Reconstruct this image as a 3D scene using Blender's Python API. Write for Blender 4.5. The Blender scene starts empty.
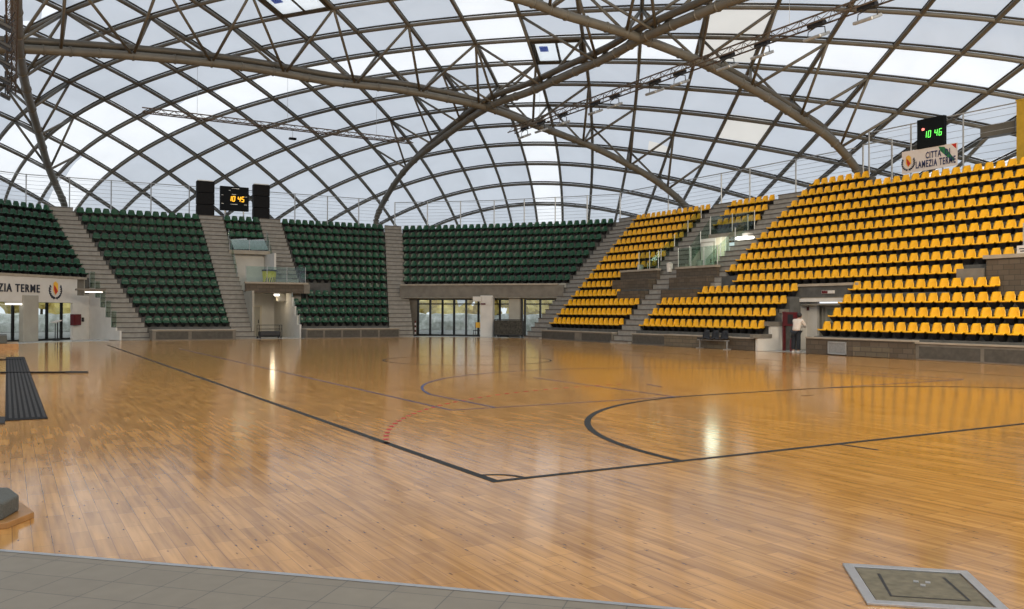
import bpy, bmesh, math, random
from mathutils import Vector, Matrix
random.seed(7)
R = math.radians
SC = bpy.context.scene
COL = SC.collection
# ---------------------------------------------------------------- camera
# world: x across the court, y along the court, origin at the near-left court corner
CAM = Vector((-4.375, -7.833, 1.754))
YAW, PITCH, ROLL, FPX = 0.527704, 0.008149, 0.003955, 867.25
def camera():
    fw = Vector((math.sin(YAW) * math.cos(PITCH), math.cos(YAW) * math.cos(PITCH), math.sin(PITCH)))
    rt = Vector((math.cos(YAW), -math.sin(YAW), 0)); up = rt.cross(fw)
    r2 = rt * math.cos(ROLL) + up * math.sin(ROLL); u2 = up * math.cos(ROLL) - rt * math.sin(ROLL)
    cd = bpy.data.cameras.new('camera'); cd.sensor_width = 36; cd.lens = FPX / 1024 * 36
    cd.clip_start = .1; cd.clip_end = 600
    co = bpy.data.objects.new('camera', cd); COL.objects.link(co)
    m = Matrix((r2, u2, -fw)).transposed().to_4x4(); m.translation = CAM
    co.matrix_world = m; SC.camera = co
    return r2, u2, fw
CR, CU, CF = camera()
def px(P):
    d = Vector(P) - CAM; z = d.dot(CF)
    if z < .1: return (-9999, -9999)
    return (512 + FPX * d.dot(CR) / z, 304.5 - FPX * d.dot(CU) / z)
# ---------------------------------------------------------------- sky, exposure
W = bpy.data.worlds.new('overcast_sky'); SC.world = W; W.use_nodes = True
nt = W.node_tree; nt.nodes.clear()
wo = nt.nodes.new('ShaderNodeOutputWorld'); bg = nt.nodes.new('ShaderNodeBackground')
tc = nt.nodes.new('ShaderNodeTexCoord'); nz = nt.nodes.new('ShaderNodeTexNoise'); cr = nt.nodes.new('ShaderNodeValToRGB')
nz.inputs['Scale'].default_value = 2.2; nz.inputs['Detail'].default_value = 4
cr.color_ramp.elements[0].position = .3; cr.color_ramp.elements[0].color = (.80, .86, .95, 1)
cr.color_ramp.elements[1].position = .7; cr.color_ramp.elements[1].color = (1, 1, 1, 1)
nt.links.new(tc.outputs['Generated'], nz.inputs['Vector']); nt.links.new(nz.outputs['Fac'], cr.inputs['Fac'])
nt.links.new(cr.outputs['Color'], bg.inputs['Color']); bg.inputs['Strength'].default_value = 1.12
nt.links.new(bg.outputs[0], wo.inputs[0])
SC.view_settings.view_transform = 'Standard'; SC.view_settings.look = 'None'
SC.view_settings.exposure = 0.0; SC.view_settings.gamma = 1; SC.view_settings.use_curve_mapping = False
# warm fill lights added over the near court to brighten the interior
for lx, ly in ((-1, 2), (10, 2), (21, 2), (-1, -10), (10, -10), (21, -10), (-8, 12)):
    ld = bpy.data.lights.new('added_fill_light', 'AREA'); ld.shape = 'SQUARE'; ld.size = 2.5; ld.energy = 1050; ld.color = (1, .84, .62)
    lo = bpy.data.objects.new('added_fill_light', ld); lo.location = (lx, ly, 12.6); COL.objects.link(lo)
    lo.rotation_euler = (Vector((8, 34, -8))).to_track_quat('-Z', 'Y').to_euler()
SC.cycles.max_bounces = 8; SC.cycles.transparent_max_bounces = 12; SC.cycles.caustics_reflective = False
SC.cycles.sample_clamp_indirect = 4

# ---------------------------------------------------------------- materials
def mat(name, col, rough=.6, metal=0, var=.0, scale=6, spec=.5, bump=0, col2=None, emit=None):
    m = bpy.data.materials.new(name); m.use_nodes = True; t = m.node_tree; b = t.nodes['Principled BSDF']
    b.inputs['Base Color'].default_value = (*col, 1); b.inputs['Roughness'].default_value = rough
    b.inputs['Metallic'].default_value = metal; b.inputs['Specular IOR Level'].default_value = spec
    if emit:
        b.inputs['Emission Color'].default_value = (*emit[0], 1); b.inputs['Emission Strength'].default_value = emit[1]
    if var or col2:
        n = t.nodes.new('ShaderNodeTexNoise'); n.inputs['Scale'].default_value = scale; n.inputs['Detail'].default_value = 5
        c = t.nodes.new('ShaderNodeTexCoord'); r = t.nodes.new('ShaderNodeValToRGB')
        a = col if col2 else tuple(x * (1 - var) for x in col); z = col2 or tuple(min(1, x * (1 + var)) for x in col)
        r.color_ramp.elements[0].position = .32; r.color_ramp.elements[0].color = (*a, 1)
        r.color_ramp.elements[1].position = .68; r.color_ramp.elements[1].color = (*z, 1)
        t.links.new(c.outputs['Object'], n.inputs['Vector']); t.links.new(n.outputs['Fac'], r.inputs['Fac'])
        t.links.new(r.outputs['Color'], b.inputs['Base Color'])
        if bump:
            bp = t.nodes.new('ShaderNodeBump'); bp.inputs['Strength'].default_value = bump; bp.inputs['Distance'].default_value = .02
            t.links.new(n.outputs['Fac'], bp.inputs['Height']); t.links.new(bp.outputs[0], b.inputs['Normal'])
    return m
M = {}
M['yellow'] = mat('yellow_plastic', (.84, .44, .003), .35, var=.06, scale=.7)
M['green'] = mat('green_plastic', (.004, .060, .021), .28, var=.2, scale=.7, spec=.5)
M['black'] = mat('black_plastic', (.012, .012, .014), .5, var=.2)
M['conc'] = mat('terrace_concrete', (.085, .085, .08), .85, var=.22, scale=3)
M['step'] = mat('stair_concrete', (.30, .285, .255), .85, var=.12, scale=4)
M['nosing_shade'] = mat('stair_nosing_painted_shade', (.11, .10, .09), .85, var=.1, scale=4)  # darker than the step colour, paints the shadow line at each step
M['wallconc'] = mat('parapet_concrete', (.17, .155, .13), .8, var=.15, scale=2.5)
M['capconc'] = mat('parapet_cap', (.34, .30, .24), .75, var=.1, scale=3)
M['white'] = mat('white_plaster', (.62, .60, .56), .8, var=.05, scale=2)
M['beige'] = mat('beige_plaster', (.36, .345, .295), .8, var=.06, scale=2)
M['steel'] = mat('khaki_painted_steel', (.125, .117, .098), .5, .1, var=.12, scale=1.5)
M['dsteel'] = mat('dark_gutter_steel', (.05, .046, .038), .6, .2, var=.15)
M['dpipe'] = mat('dark_khaki_pipe', (.085, .078, .064), .5, .1, var=.12, scale=1.5)
M['galv'] = mat('galvanised_steel', (.42, .43, .43), .4, .6, var=.1)
M['alu'] = mat('brushed_aluminium', (.55, .56, .57), .35, .8, var=.06, scale=20)
M['frame'] = mat('black_door_frame', (.012, .014, .014), .4)
M['red'] = mat('red_enamel', (.095, .005, .008), .4, var=.1)
M['rust'] = mat('rusty_truss_steel', (.11, .085, .066), .7, .2, var=.2, scale=5)
M['ledo'] = mat('orange_led_digits', (.8, .4, .05), .5, emit=((1, .5, .03), 1.3))
M['ledg'] = mat('green_led_digits', (.1, .8, .1), .5, emit=((.15, 1, .12), .9))
M['ledr'] = mat('red_led_dot', (.8, .1, .1), .5, emit=((1, .25, .2), 1.6))
M['lamp'] = mat('lit_lamp_diffuser', (.9, .9, .85), .5, emit=((1, .97, .88), 2.2))
M['screen'] = mat('scoreboard_black', (.006, .008, .010), .7, spec=.15)
M['speaker'] = mat('speaker_black', (.007, .007, .008), .7, var=.2, spec=.2)
M['ochre'] = mat('ochre_steel', (.40, .25, .015), .6, var=.1)
M['bin'] = mat('yellow_bin_plastic', (.78, .60, .01), .5, var=.1)
M['banner'] = mat('banner_fabric', (.66, .60, .57), .8, var=.04)
M['navy'] = mat('navy_print', (.02, .03, .10), .7)
M['textblk'] = mat('black_print', (.02, .025, .04), .6)
M['crestr'] = mat('red_print', (.5, .03, .02), .6); M['cresty'] = mat('yellow_print', (.8, .45, .05), .6)
M['crestg'] = mat('green_print', (.02, .16, .06), .6)
M['bluep'] = mat('blue_print', (.05, .09, .25), .6)
M['lineblk'] = mat('black_court_paint', (.012, .013, .012), .55, var=.1, spec=.25)
M['lineblue'] = mat('blue_court_paint', (.03, .05, .14), .5, var=.15, spec=.3)
M['linered'] = mat('red_court_paint', (.36, .02, .015), .5, var=.1, spec=.3)
M['mat'] = mat('grey_rubber', (.040, .041, .043), .85, spec=.2, var=.15)
M['matd'] = mat('dark_rubber', (.010, .011, .013), .85, spec=.2)
M['shirt'] = mat('off_white_shirt', (.62, .56, .50), .85, var=.06)
M['trouser'] = mat('dark_navy_trousers', (.014, .018, .026), .85, var=.15)
M['skin'] = mat('skin', (.42, .24, .16), .6)
M['hair'] = mat('black_hair', (.012, .010, .010), .6)
M['padgrey'] = mat('grey_padding', (.095, .10, .09), .85, var=.2, scale=60, bump=.4)
M['woodtrim'] = mat('varnished_wood_trim', (.36, .19, .07), .35, var=.15, scale=8)
M['foliage'] = mat('autumn_foliage', (.62, .46, .10), .8, col2=(.95, .80, .32), scale=1.6, bump=.5)
M['hedge'] = mat('grey_green_hedge', (.55, .58, .5), .9, col2=(.95, .96, .92), scale=2.5, bump=.5)
M['ground'] = mat('outdoor_paving', (.42, .42, .40), .9, var=.1, scale=.6)
M['vent'] = mat('vent_grille', (.30, .31, .31), .5, .5, var=.2, scale=30)
M['grate'] = mat('stone_infill', (.13, .125, .10), .8, var=.3, scale=9, bump=.3)
M['rubberblk'] = mat('black_net', (.015, .015, .013), .8, col2=(.07, .065, .05), scale=9)
M['redwhite'] = mat('white_enamel', (.6, .58, .56), .5)
M['frost'] = mat('frosted_door_glass', (.22, .25, .21), .35, var=.1, scale=2)
M['cream'] = mat('cream_door_finish', (.55, .50, .40), .6)  # even cream colour for door frame and window pane

def brick_mat(name, c1, c2, mort, s=1.0, w=.4, h=.2, rough=.85):
    m = bpy.data.materials.new(name); m.use_nodes = True; t = m.node_tree; b = t.nodes['Principled BSDF']
    c = t.nodes.new('ShaderNodeTexCoord'); mp = t.nodes.new('ShaderNodeMapping')
    sp = t.nodes.new('ShaderNodeSeparateXYZ'); ad = t.nodes.new('ShaderNodeMath'); cb = t.nodes.new('ShaderNodeCombineXYZ')
    br = t.nodes.new('ShaderNodeTexBrick')
    t.links.new(c.outputs['Object'], sp.inputs[0]); ad.operation = 'ADD'
    t.links.new(sp.outputs['X'], ad.inputs[0]); t.links.new(sp.outputs['Y'], ad.inputs[1])
    t.links.new(ad.outputs[0], cb.inputs['X']); t.links.new(sp.outputs['Z'], cb.inputs['Y'])
    t.links.new(cb.outputs[0], br.inputs['Vector'])
    br.inputs['Color1'].default_value = (*c1, 1); br.inputs['Color2'].default_value = (*c2, 1); br.inputs['Mortar'].default_value = (*mort, 1)
    br.inputs['Scale'].default_value = s; br.inputs['Brick Width'].default_value = w; br.inputs['Row Height'].default_value = h
    br.inputs['Mortar Size'].default_value = .012; b.inputs['Roughness'].default_value = rough
    t.links.new(br.outputs['Color'], b.inputs['Base Color'])
    return m
M['brick'] = brick_mat('grey_brown_block', (.085, .065, .045), (.12, .095, .07), (.05, .045, .035), w=.42, h=.2)
M['brickl'] = brick_mat('beige_block', (.17, .14, .095), (.12, .10, .07), (.07, .06, .05), w=.5, h=.2)

def wood_mat():
    m = bpy.data.materials.new('parquet'); m.use_nodes = True; t = m.node_tree; b = t.nodes['Principled BSDF']; L = t.links.new
    c = t.nodes.new('ShaderNodeTexCoord'); sp = t.nodes.new('ShaderNodeSeparateXYZ'); cb = t.nodes.new('ShaderNodeCombineXYZ')
    L(c.outputs['Object'], sp.inputs[0]); L(sp.outputs['Y'], cb.inputs['X']); L(sp.outputs['X'], cb.inputs['Y'])
    br = t.nodes.new('ShaderNodeTexBrick'); L(cb.outputs[0], br.inputs['Vector'])
    br.inputs['Scale'].default_value = 1; br.inputs['Brick Width'].default_value = .52; br.inputs['Row Height'].default_value = .131
    br.inputs['Mortar Size'].default_value = .0035; br.inputs['Mortar Smooth'].default_value = .3; br.offset = .37; br.offset_frequency = 3
    br.inputs['Color1'].default_value = (.63, .335, .105, 1); br.inputs['Color2'].default_value = (.47, .238, .068, 1)
    br.inputs['Mortar'].default_value = (.33, .175, .07, 1)
    # long grain
    mp = t.nodes.new('ShaderNodeMapping'); mp.inputs['Scale'].default_value = (.8, 14, 1); L(cb.outputs[0], mp.inputs[0])
    n = t.nodes.new('ShaderNodeTexNoise'); n.inputs['Scale'].default_value = 1.2; n.inputs['Detail'].default_value = 7; L(mp.outputs[0], n.inputs['Vector'])
    r = t.nodes.new('ShaderNodeValToRGB'); r.color_ramp.elements[0].position = .3; r.color_ramp.elements[0].color = (.58, .53, .48, 1)
    r.color_ramp.elements[1].position = .62; r.color_ramp.elements[1].color = (1.06, 1.06, 1.06, 1); L(n.outputs['Fac'], r.inputs['Fac'])
    mx = t.nodes.new('ShaderNodeMix'); mx.data_type = 'RGBA'; mx.blend_type = 'MULTIPLY'; mx.inputs['Factor'].default_value = .85
    L(br.outputs['Color'], mx.inputs['A']); L(r.outputs['Color'], mx.inputs['B'])
    # knots
    mp2 = t.nodes.new('ShaderNodeMapping'); mp2.inputs['Scale'].default_value = (2.6, 9, 1); L(cb.outputs[0], mp2.inputs[0])
    v = t.nodes.new('ShaderNodeTexVoronoi'); v.inputs['Scale'].default_value = 1.5; L(mp2.outputs[0], v.inputs['Vector'])
    r2 = t.nodes.new('ShaderNodeValToRGB'); r2.color_ramp.elements[0].position = .07; r2.color_ramp.elements[0].color = (.22, .16, .12, 1)
    r2.color_ramp.elements[1].position = .14; r2.color_ramp.elements[1].color = (1, 1, 1, 1); L(v.outputs['Distance'], r2.inputs['Fac'])
    mx2 = t.nodes.new('ShaderNodeMix'); mx2.data_type = 'RGBA'; mx2.blend_type = 'MULTIPLY'; mx2.inputs['Factor'].default_value = .8
    L(mx.outputs['Result'], mx2.inputs['A']); L(r2.outputs['Color'], mx2.inputs['B'])
    # large wear
    n3 = t.nodes.new('ShaderNodeTexNoise'); n3.inputs['Scale'].default_value = .35; n3.inputs['Detail'].default_value = 3; L(c.outputs['Object'], n3.inputs['Vector'])
    r3 = t.nodes.new('ShaderNodeMapRange'); r3.inputs['To Min'].default_value = .10; r3.inputs['To Max'].default_value = .14; L(n3.outputs['Fac'], r3.inputs['Value'])
    L(r3.outputs[0], b.inputs['Roughness']); L(mx2.outputs['Result'], b.inputs['Base Color'])
    bp = t.nodes.new('ShaderNodeBump'); bp.inputs['Strength'].default_value = .06; bp.inputs['Distance'].default_value = .004
    n4 = t.nodes.new('ShaderNodeTexNoise'); n4.inputs['Scale'].default_value = 3.5; L(cb.outputs[0], n4.inputs['Vector'])
    L(n4.outputs['Fac'], bp.inputs['Height']); L(bp.outputs[0], b.inputs['Normal'])
    b.inputs['Specular IOR Level'].default_value = .42
    return m
M['wood'] = wood_mat()

def tile_mat():
    m = bpy.data.materials.new('grey_floor_tile'); m.use_nodes = True; t = m.node_tree; b = t.nodes['Principled BSDF']; L = t.links.new
    c = t.nodes.new('ShaderNodeTexCoord'); mp = t.nodes.new('ShaderNodeMapping'); mp.inputs['Rotation'].default_value = (0, 0, R(45)); L(c.outputs['Object'], mp.inputs[0])
    br = t.nodes.new('ShaderNodeTexBrick'); br.offset = 0; L(mp.outputs[0], br.inputs['Vector']); br.inputs['Scale'].default_value = 1
    br.inputs['Brick Width'].default_value = .36; br.inputs['Row Height'].default_value = .30; br.inputs['Mortar Size'].default_value = .004
    br.inputs['Color1'].default_value = (.235, .205, .155, 1); br.inputs['Color2'].default_value = (.215, .187, .142, 1); br.inputs['Mortar'].default_value = (.10, .092, .08, 1)
    n = t.nodes.new('ShaderNodeTexNoise'); n.inputs['Scale'].default_value = 7; n.inputs['Detail'].default_value = 8; L(c.outputs['Object'], n.inputs['Vector'])
    r = t.nodes.new('ShaderNodeValToRGB'); r.color_ramp.elements[0].color = (.8, .8, .8, 1); r.color_ramp.elements[1].color = (1.1, 1.1, 1.1, 1); L(n.outputs['Fac'], r.inputs['Fac'])
    mx = t.nodes.new('ShaderNodeMix'); mx.data_type = 'RGBA'; mx.blend_type = 'MULTIPLY'; mx.inputs['Factor'].default_value = 1
    L(br.outputs['Color'], mx.inputs['A']); L(r.outputs['Color'], mx.inputs['B']); L(mx.outputs['Result'], b.inputs['Base Color']); b.inputs['Roughness'].default_value = .45
    return m
M['tile'] = tile_mat()
M['tilefar'] = mat('pale_grey_tile', (.46, .48, .47), .25, var=.06, scale=2)

def membrane(name, T, D=.12):
    m = bpy.data.materials.new(name); m.use_nodes = True; t = m.node_tree; t.nodes.clear(); L = t.links.new
    o = t.nodes.new('ShaderNodeOutputMaterial'); tr = t.nodes.new('ShaderNodeBsdfTranslucent'); df = t.nodes.new('ShaderNodeBsdfDiffuse'); ad = t.nodes.new('ShaderNodeAddShader')
    c = t.nodes.new('ShaderNodeTexCoord'); n = t.nodes.new('ShaderNodeTexNoise'); n.inputs['Scale'].default_value = .28; n.inputs['Detail'].default_value = 6
    n.inputs['Distortion'].default_value = 1.2
    r = t.nodes.new('ShaderNodeValToRGB'); r.color_ramp.elements[0].position = .3; r.color_ramp.elements[1].position = .7
    r.color_ramp.elements[0].color = (*[x * .955 for x in T], 1); r.color_ramp.elements[1].color = (*[min(1, x * 1.04) for x in T], 1)
    L(c.outputs['Object'], n.inputs['Vector']); L(n.outputs['Fac'], r.inputs['Fac']); L(r.outputs['Color'], tr.inputs['Color'])
    df.inputs['Color'].default_value = (D, D, D, 1); L(tr.outputs[0], ad.inputs[0]); L(df.outputs[0], ad.inputs[1]); L(ad.outputs[0], o.inputs[0])
    return m
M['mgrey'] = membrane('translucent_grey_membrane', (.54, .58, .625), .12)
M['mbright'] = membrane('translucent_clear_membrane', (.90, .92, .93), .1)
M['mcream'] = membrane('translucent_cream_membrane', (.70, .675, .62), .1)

M['mblue'] = membrane('blue_printed_film', (.25, .30, .52), .03)
def glass(name, tint, refl=.10):
    m = bpy.data.materials.new(name); m.use_nodes = True; t = m.node_tree; t.nodes.clear(); L = t.links.new
    o = t.nodes.new('ShaderNodeOutputMaterial'); tr = t.nodes.new('ShaderNodeBsdfTransparent'); g = t.nodes.new('ShaderNodeBsdfGlossy'); mx = t.nodes.new('ShaderNodeMixShader')
    tr.inputs['Color'].default_value = (*tint, 1); g.inputs['Roughness'].default_value = .03; mx.inputs[0].default_value = refl
    L(tr.outputs[0], mx.inputs[1]); L(g.outputs[0], mx.inputs[2]); L(mx.outputs[0], o.inputs[0]); return m
M['glass'] = glass('green_tinted_glass', (.78, .86, .82), .05)
M['doorglass'] = glass('clear_door_glass', (.90, .93, .92), .05)

# ---------------------------------------------------------------- mesh helpers
class MB:
    def __init__(s): s.v = []; s.f = []; s.mi = []
    def add(s, vs, fs, mi=0):
        o = len(s.v); s.v += [tuple(x) for x in vs]; s.f += [tuple(i + o for i in f) for f in fs]; s.mi += [mi] * len(fs)
    def box(s, c, size, rz=0, mi=0, tilt=None):
        hx, hy, hz = (x / 2 for x in size); m = Matrix.Rotation(rz, 3, 'Z')
        if tilt is not None: m = m @ tilt
        vs = [Vector(c) + m @ Vector((x, y, z)) for z in (-hz, hz) for x, y in ((-hx, -hy), (hx, -hy), (hx, hy), (-hx, hy))]
        s.add(vs, [(3, 2, 1, 0), (4, 5, 6, 7), (0, 1, 5, 4), (1, 2, 6, 5), (2, 3, 7, 6), (3, 0, 4, 7)], mi)
    def prism(s, poly, z0, z1, mi=0):     # poly: xy list
        a = sum(poly[i][0] * poly[(i + 1) % len(poly)][1] - poly[(i + 1) % len(poly)][0] * poly[i][1] for i in range(len(poly)))
        if a < 0: poly = poly[::-1]
        n = len(poly); s.add([(x, y, z0) for x, y in poly] + [(x, y, z1) for x, y in poly],
            [tuple(range(n - 1, -1, -1)), tuple(range(n, 2 * n))] + [(i, (i + 1) % n, n + (i + 1) % n, n + i) for i in range(n)], mi)
    def tube(s, pts, r, n=6, mi=0, cap=True, r2=None):
        pts = [Vector(p) for p in pts]; vs = []; N = len(pts)
        for i, p in enumerate(pts):
            d = (pts[min(i + 1, N - 1)] - pts[max(i - 1, 0)]); d = d.normalized() if d.length > 1e-9 else Vector((0, 0, 1))
            up = Vector((0, 0, 1)) if abs(d.z) < .9 else Vector((1, 0, 0))
            a = d.cross(up).normalized(); b = a.cross(d).normalized()
            rr = r if r2 is None else r + (r2 - r) * i / (N - 1)
            vs += [p + a * (rr * math.cos(2 * math.pi * k / n)) + b * (rr * math.sin(2 * math.pi * k / n)) for k in range(n)]
        fs = [(i * n + k, i * n + (k + 1) % n, (i + 1) * n + (k + 1) % n, (i + 1) * n + k) for i in range(N - 1) for k in range(n)]
        if cap: fs += [tuple(range(n - 1, -1, -1)), tuple((N - 1) * n + k for k in range(n))]
        s.add(vs, fs, mi)
    def lathe(s, c, prof, n=16, mi=0):
        vs = [(c[0] + r * math.cos(2 * math.pi * k / n), c[1] + r * math.sin(2 * math.pi * k / n), c[2] + z) for r, z in prof for k in range(n)]
        fs = [(i * n + k, i * n + (k + 1) % n, (i + 1) * n + (k + 1) % n, (i + 1) * n + k) for i in range(len(prof) - 1) for k in range(n)]
        fs += [tuple(range(n - 1, -1, -1)), tuple((len(prof) - 1) * n + k for k in range(n))]
        s.add(vs, fs, mi)
    def mesh(s, name, mats, smooth=False):
        me = bpy.data.meshes.new(name); me.from_pydata(s.v, [], s.f); 
        for m in (mats if isinstance(mats, (list, tuple)) else [mats]): me.materials.append(m)
        me.polygons.foreach_set('material_index', s.mi); 
        if smooth: me.polygons.foreach_set('use_smooth', [True] * len(me.polygons))
        me.update(); return me
    def build(s, name, mats, parent=None, smooth=False, bevel=0):
        o = bpy.data.objects.new(name, s.mesh(name, mats, smooth)); COL.objects.link(o)
        if parent: o.parent = parent; o.matrix_parent_inverse = Matrix.Translation(-parent.location) if parent.rotation_euler.z == 0 else parent.matrix_basis.inverted()
        if bevel:
            b = o.modifiers.new('bevel', 'BEVEL'); b.width = bevel; b.segments = 2; b.limit_method = 'ANGLE'
        return o
def tag(o, label=None, cat=None, group=None, kind=None):
    if label: o['label'] = label
    if cat: o['category'] = cat
    if group: o['group'] = group
    if kind: o['kind'] = kind
    return o
def thing(name, label, cat, loc, group=None):
    o = bpy.data.objects.new(name, None); o.location = loc; o.empty_display_size = .2; COL.objects.link(o)
    return tag(o, label, cat, group)
def struct(o): o['kind'] = 'structure'; return o
def text_mesh(name, s, size, mt, parent, loc, xdir, align='LEFT', ext=.01, bold=0, fit=None):
    cu = bpy.data.curves.new(name, 'FONT'); cu.body = s; cu.size = size; cu.extrude = ext; cu.align_x = align; cu.offset = bold; cu.space_character = 1.22
    cu.resolution_u = 2
    o = bpy.data.objects.new(name, cu); COL.objects.link(o)
    xd = Vector(xdir).normalized(); zd = Vector((0, 0, 1)); zd = (zd - xd * zd.dot(xd)).normalized(); nd = xd.cross(zd)
    m = Matrix((xd, zd, nd)).transposed().to_4x4(); m.translation = Vector(loc)
    dg = bpy.context.evaluated_depsgraph_get(); me = bpy.data.meshes.new_from_object(o.evaluated_get(dg))
    if fit:
        xs = [v.co.x for v in me.vertices]; ys = [v.co.y for v in me.vertices]; wx, wy = max(xs) - min(xs), max(ys) - min(ys)
        x0 = {'LEFT': min(xs), 'RIGHT': max(xs), 'CENTER': (min(xs) + max(xs)) / 2}[align]
        for v in me.vertices: v.co.x = (v.co.x - x0) * fit[0] / wx; v.co.y = (v.co.y - min(ys)) * fit[1] / wy
    me.transform(m)
    bpy.data.objects.remove(o); me.materials.clear(); me.materials.append(mt)
    ob = bpy.data.objects.new(name, me); COL.objects.link(ob)
    if parent: ob.parent = parent; ob.matrix_parent_inverse = Matrix.Translation(-parent.location)
    return ob

# ---------------------------------------------------------------- stand geometry
RISE, TREAD, Z0 = .585, .56, .75          # tier rise, tier depth, first tread height
FARY, RIGHTX = 47.8, 26.0                 # first seat line on the far and right stands
def farp(u0, u12): return lambda k: Vector((u0 + (u12 - u0) * k / 12, FARY + TREAD * k))
def rightp(v0, v12): return lambda k: Vector((RIGHTX + TREAD * k, v0 + (v12 - v0) * k / 12))
def k5(pf, a5, a12):                      # line given at tiers 5 and 12
    return pf(a5 - (a12 - a5) * 5 / 7, a12)
class Block:
    def __init__(s, A, B, bulge=0): s.A, s.B, s.g = A, B, bulge
    def p(s, k, t):
        a, b = s.A(k), s.B(k); e = (b - a).normalized(); n = Vector((-e.y, e.x))
        if n.dot((a + b) / 2 - Vector((10, 20))) < 0: n = -n
        return a.lerp(b, t) + n * (s.g * 4 * t * (1 - t))
    def nrm(s, k, t):
        e = (s.p(k, min(1, t + .02)) - s.p(k, max(0, t - .02))).normalized(); n = Vector((-e.y, e.x))
        return n if n.dot(s.p(k, t) - Vector((10, 20))) > 0 else -n
def tiers(mb, blk, ks, base=None, rng={}, n=1, d0=-.32, d1=.24, ztop=lambda k: Z0 + RISE * k):
    for k in ks:
        t0, t1 = rng.get(k, (0, 1)); zt = ztop(k); zb = 0 if base is None else base(k)
        fr = [blk.p(k + d0 / TREAD, t0 + (t1 - t0) * i / n) for i in range(n + 1)]
        bk = [blk.p(k + d1 / TREAD, t0 + (t1 - t0) * i / n) for i in range(n + 1)]
        for i in range(n):
            mb.prism([fr[i], fr[i + 1], bk[i + 1], bk[i]], zb, zt)
def frac(blk, k, c, ax):                   # fraction along row k at which coordinate ax equals c
    a, b = blk.A(k), blk.B(k); return (c - a[ax]) / (b[ax] - a[ax])

def seat_mesh():
    mb = MB()
    prof = [(-.215, .035), (-.20, .062), (-.10, .045), (.05, .035), (.13, .06), (.165, .13), (.185, .26), (.20, .395), (.215, .41)]
    wid = [.40, .44, .45, .45, .45, .44, .40, .29, .25]
    nx = 6
    def pt(j, i, off):
        y, z = prof[j]; w = wid[j]; t = (i / nx - .5) * 2; x = t * w / 2
        lift = .035 * abs(t) ** 3; fwd = -.045 * abs(t) ** 3
        if 1 <= j <= 4: z += lift
        elif 5 <= j <= 7: y += fwd
        return (x, y + off[0], z + off[1])
    n = len(prof)
    for sgn, off in ((1, (0, 0)), (-1, (.014, -.03))):
        vs = [pt(j, i, off) for j in range(n) for i in range(nx + 1)]
        fs = [(j * (nx + 1) + i, j * (nx + 1) + i + 1, (j + 1) * (nx + 1) + i + 1, (j + 1) * (nx + 1) + i) for j in range(n - 1) for i in range(nx)]
        mb.add(vs, fs if sgn > 0 else [f[::-1] for f in fs])
    S = n * (nx + 1); ring = [i for i in range(nx + 1)] + [j * (nx + 1) + nx for j in range(1, n)] + [(n - 1) * (nx + 1) + i for i in range(nx - 1, -1, -1)] + [j * (nx + 1) for j in range(n - 2, 0, -1)]
    mb.f += [(ring[q], ring[q - 1], ring[q - 1] + S, ring[q] + S) for q in range(len(ring))]; mb.mi += [0] * len(ring)
    return mb
def bracket_mb():
    mb = MB()
    mb.add([(-.16, -.17, .0), (.16, -.17, .0), (.16, .16, .0), (-.16, .16, .0), (-.055, -.02, -.235), (.055, -.02, -.235), (.055, .16, -.235), (-.055, .16, -.235)],
           [(0, 1, 2, 3), (7, 6, 5, 4), (0, 4, 5, 1), (1, 5, 6, 2), (2, 6, 7, 3), (3, 7, 4, 0)])
    mb.box((0, 0, .005), (.34, .34, .03))
    return mb
SMB, BMB = seat_mesh(), bracket_mb()
SEATM = {c: SMB.mesh(c + '_seat_shell', M[c], True) for c in ('yellow', 'green')}
BRM = BMB.mesh('seat_bracket', M['black'])
SEATZ = .235
seats = {'yellow': [], 'green': []}
def ordn(n): return str(n) + ('th' if 10 <= n % 100 <= 20 else {1: 'st', 2: 'nd', 3: 'rd'}.get(n % 10, 'th'))
def seat_rows(blk, ks, color, where, rng={}, pitch=.505, nk=None):
    for k in ks:
        t0, t1 = rng.get(k, (0, 1)); L = (blk.B(k) - blk.A(k)).length * (t1 - t0); n = max(1, round(L / pitch))
        for i in range(n):
            t = t0 + (t1 - t0) * (i + .5) / n; P = blk.p(k, t); nn = blk.nrm(k, t)
            pos = Vector((P.x, P.y, Z0 + RISE * k + SEATZ)); q = px(pos)
            if -14 < q[0] < 1038: seats[color].append(((pos - CAM).length, pos, math.atan2(nn.y, nn.x) - math.pi / 2, where, k, i))

B = {}
B['left_corner'] = Block(lambda k: Vector((-8.8 - .53 * (k - 5), 41.35)) if True else None, k5(farp, -.15, -1.95), 1.2)
B['left'] = Block(farp(2.75, -.55), farp(7.6, 7.05))
B['vomu'] = Block(farp(8.7, 8.7), farp(11.15, 11.15))
B['mid'] = Block(farp(13.1, 12.75), farp(18.25, 20.6))
B['midlow'] = Block(farp(11.95, 11.95), farp(18.25, 20.6))
B['corner'] = Block(k5(farp, 20.5, 22.1), k5(rightp, 41.3, 41.6), .75)
B['A'] = Block(rightp(39.2, 39.2), k5(rightp, 33.1, 31.9))
B['Alow'] = Block(rightp(39.2, 39.2), rightp(31.8, 31.8))
B['Bup'] = Block(rightp(30.2, 30.2), rightp(26.75, 26.75))
B['Blow'] = Block(rightp(30.05, 29.0), rightp(21.1, 19.3))
B['C'] = Block(k5(rightp, 26.3, 24.95), rightp(2, 2))
B['Clow'] = Block(rightp(17.85, 17.0), rightp(2, 2))

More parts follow.
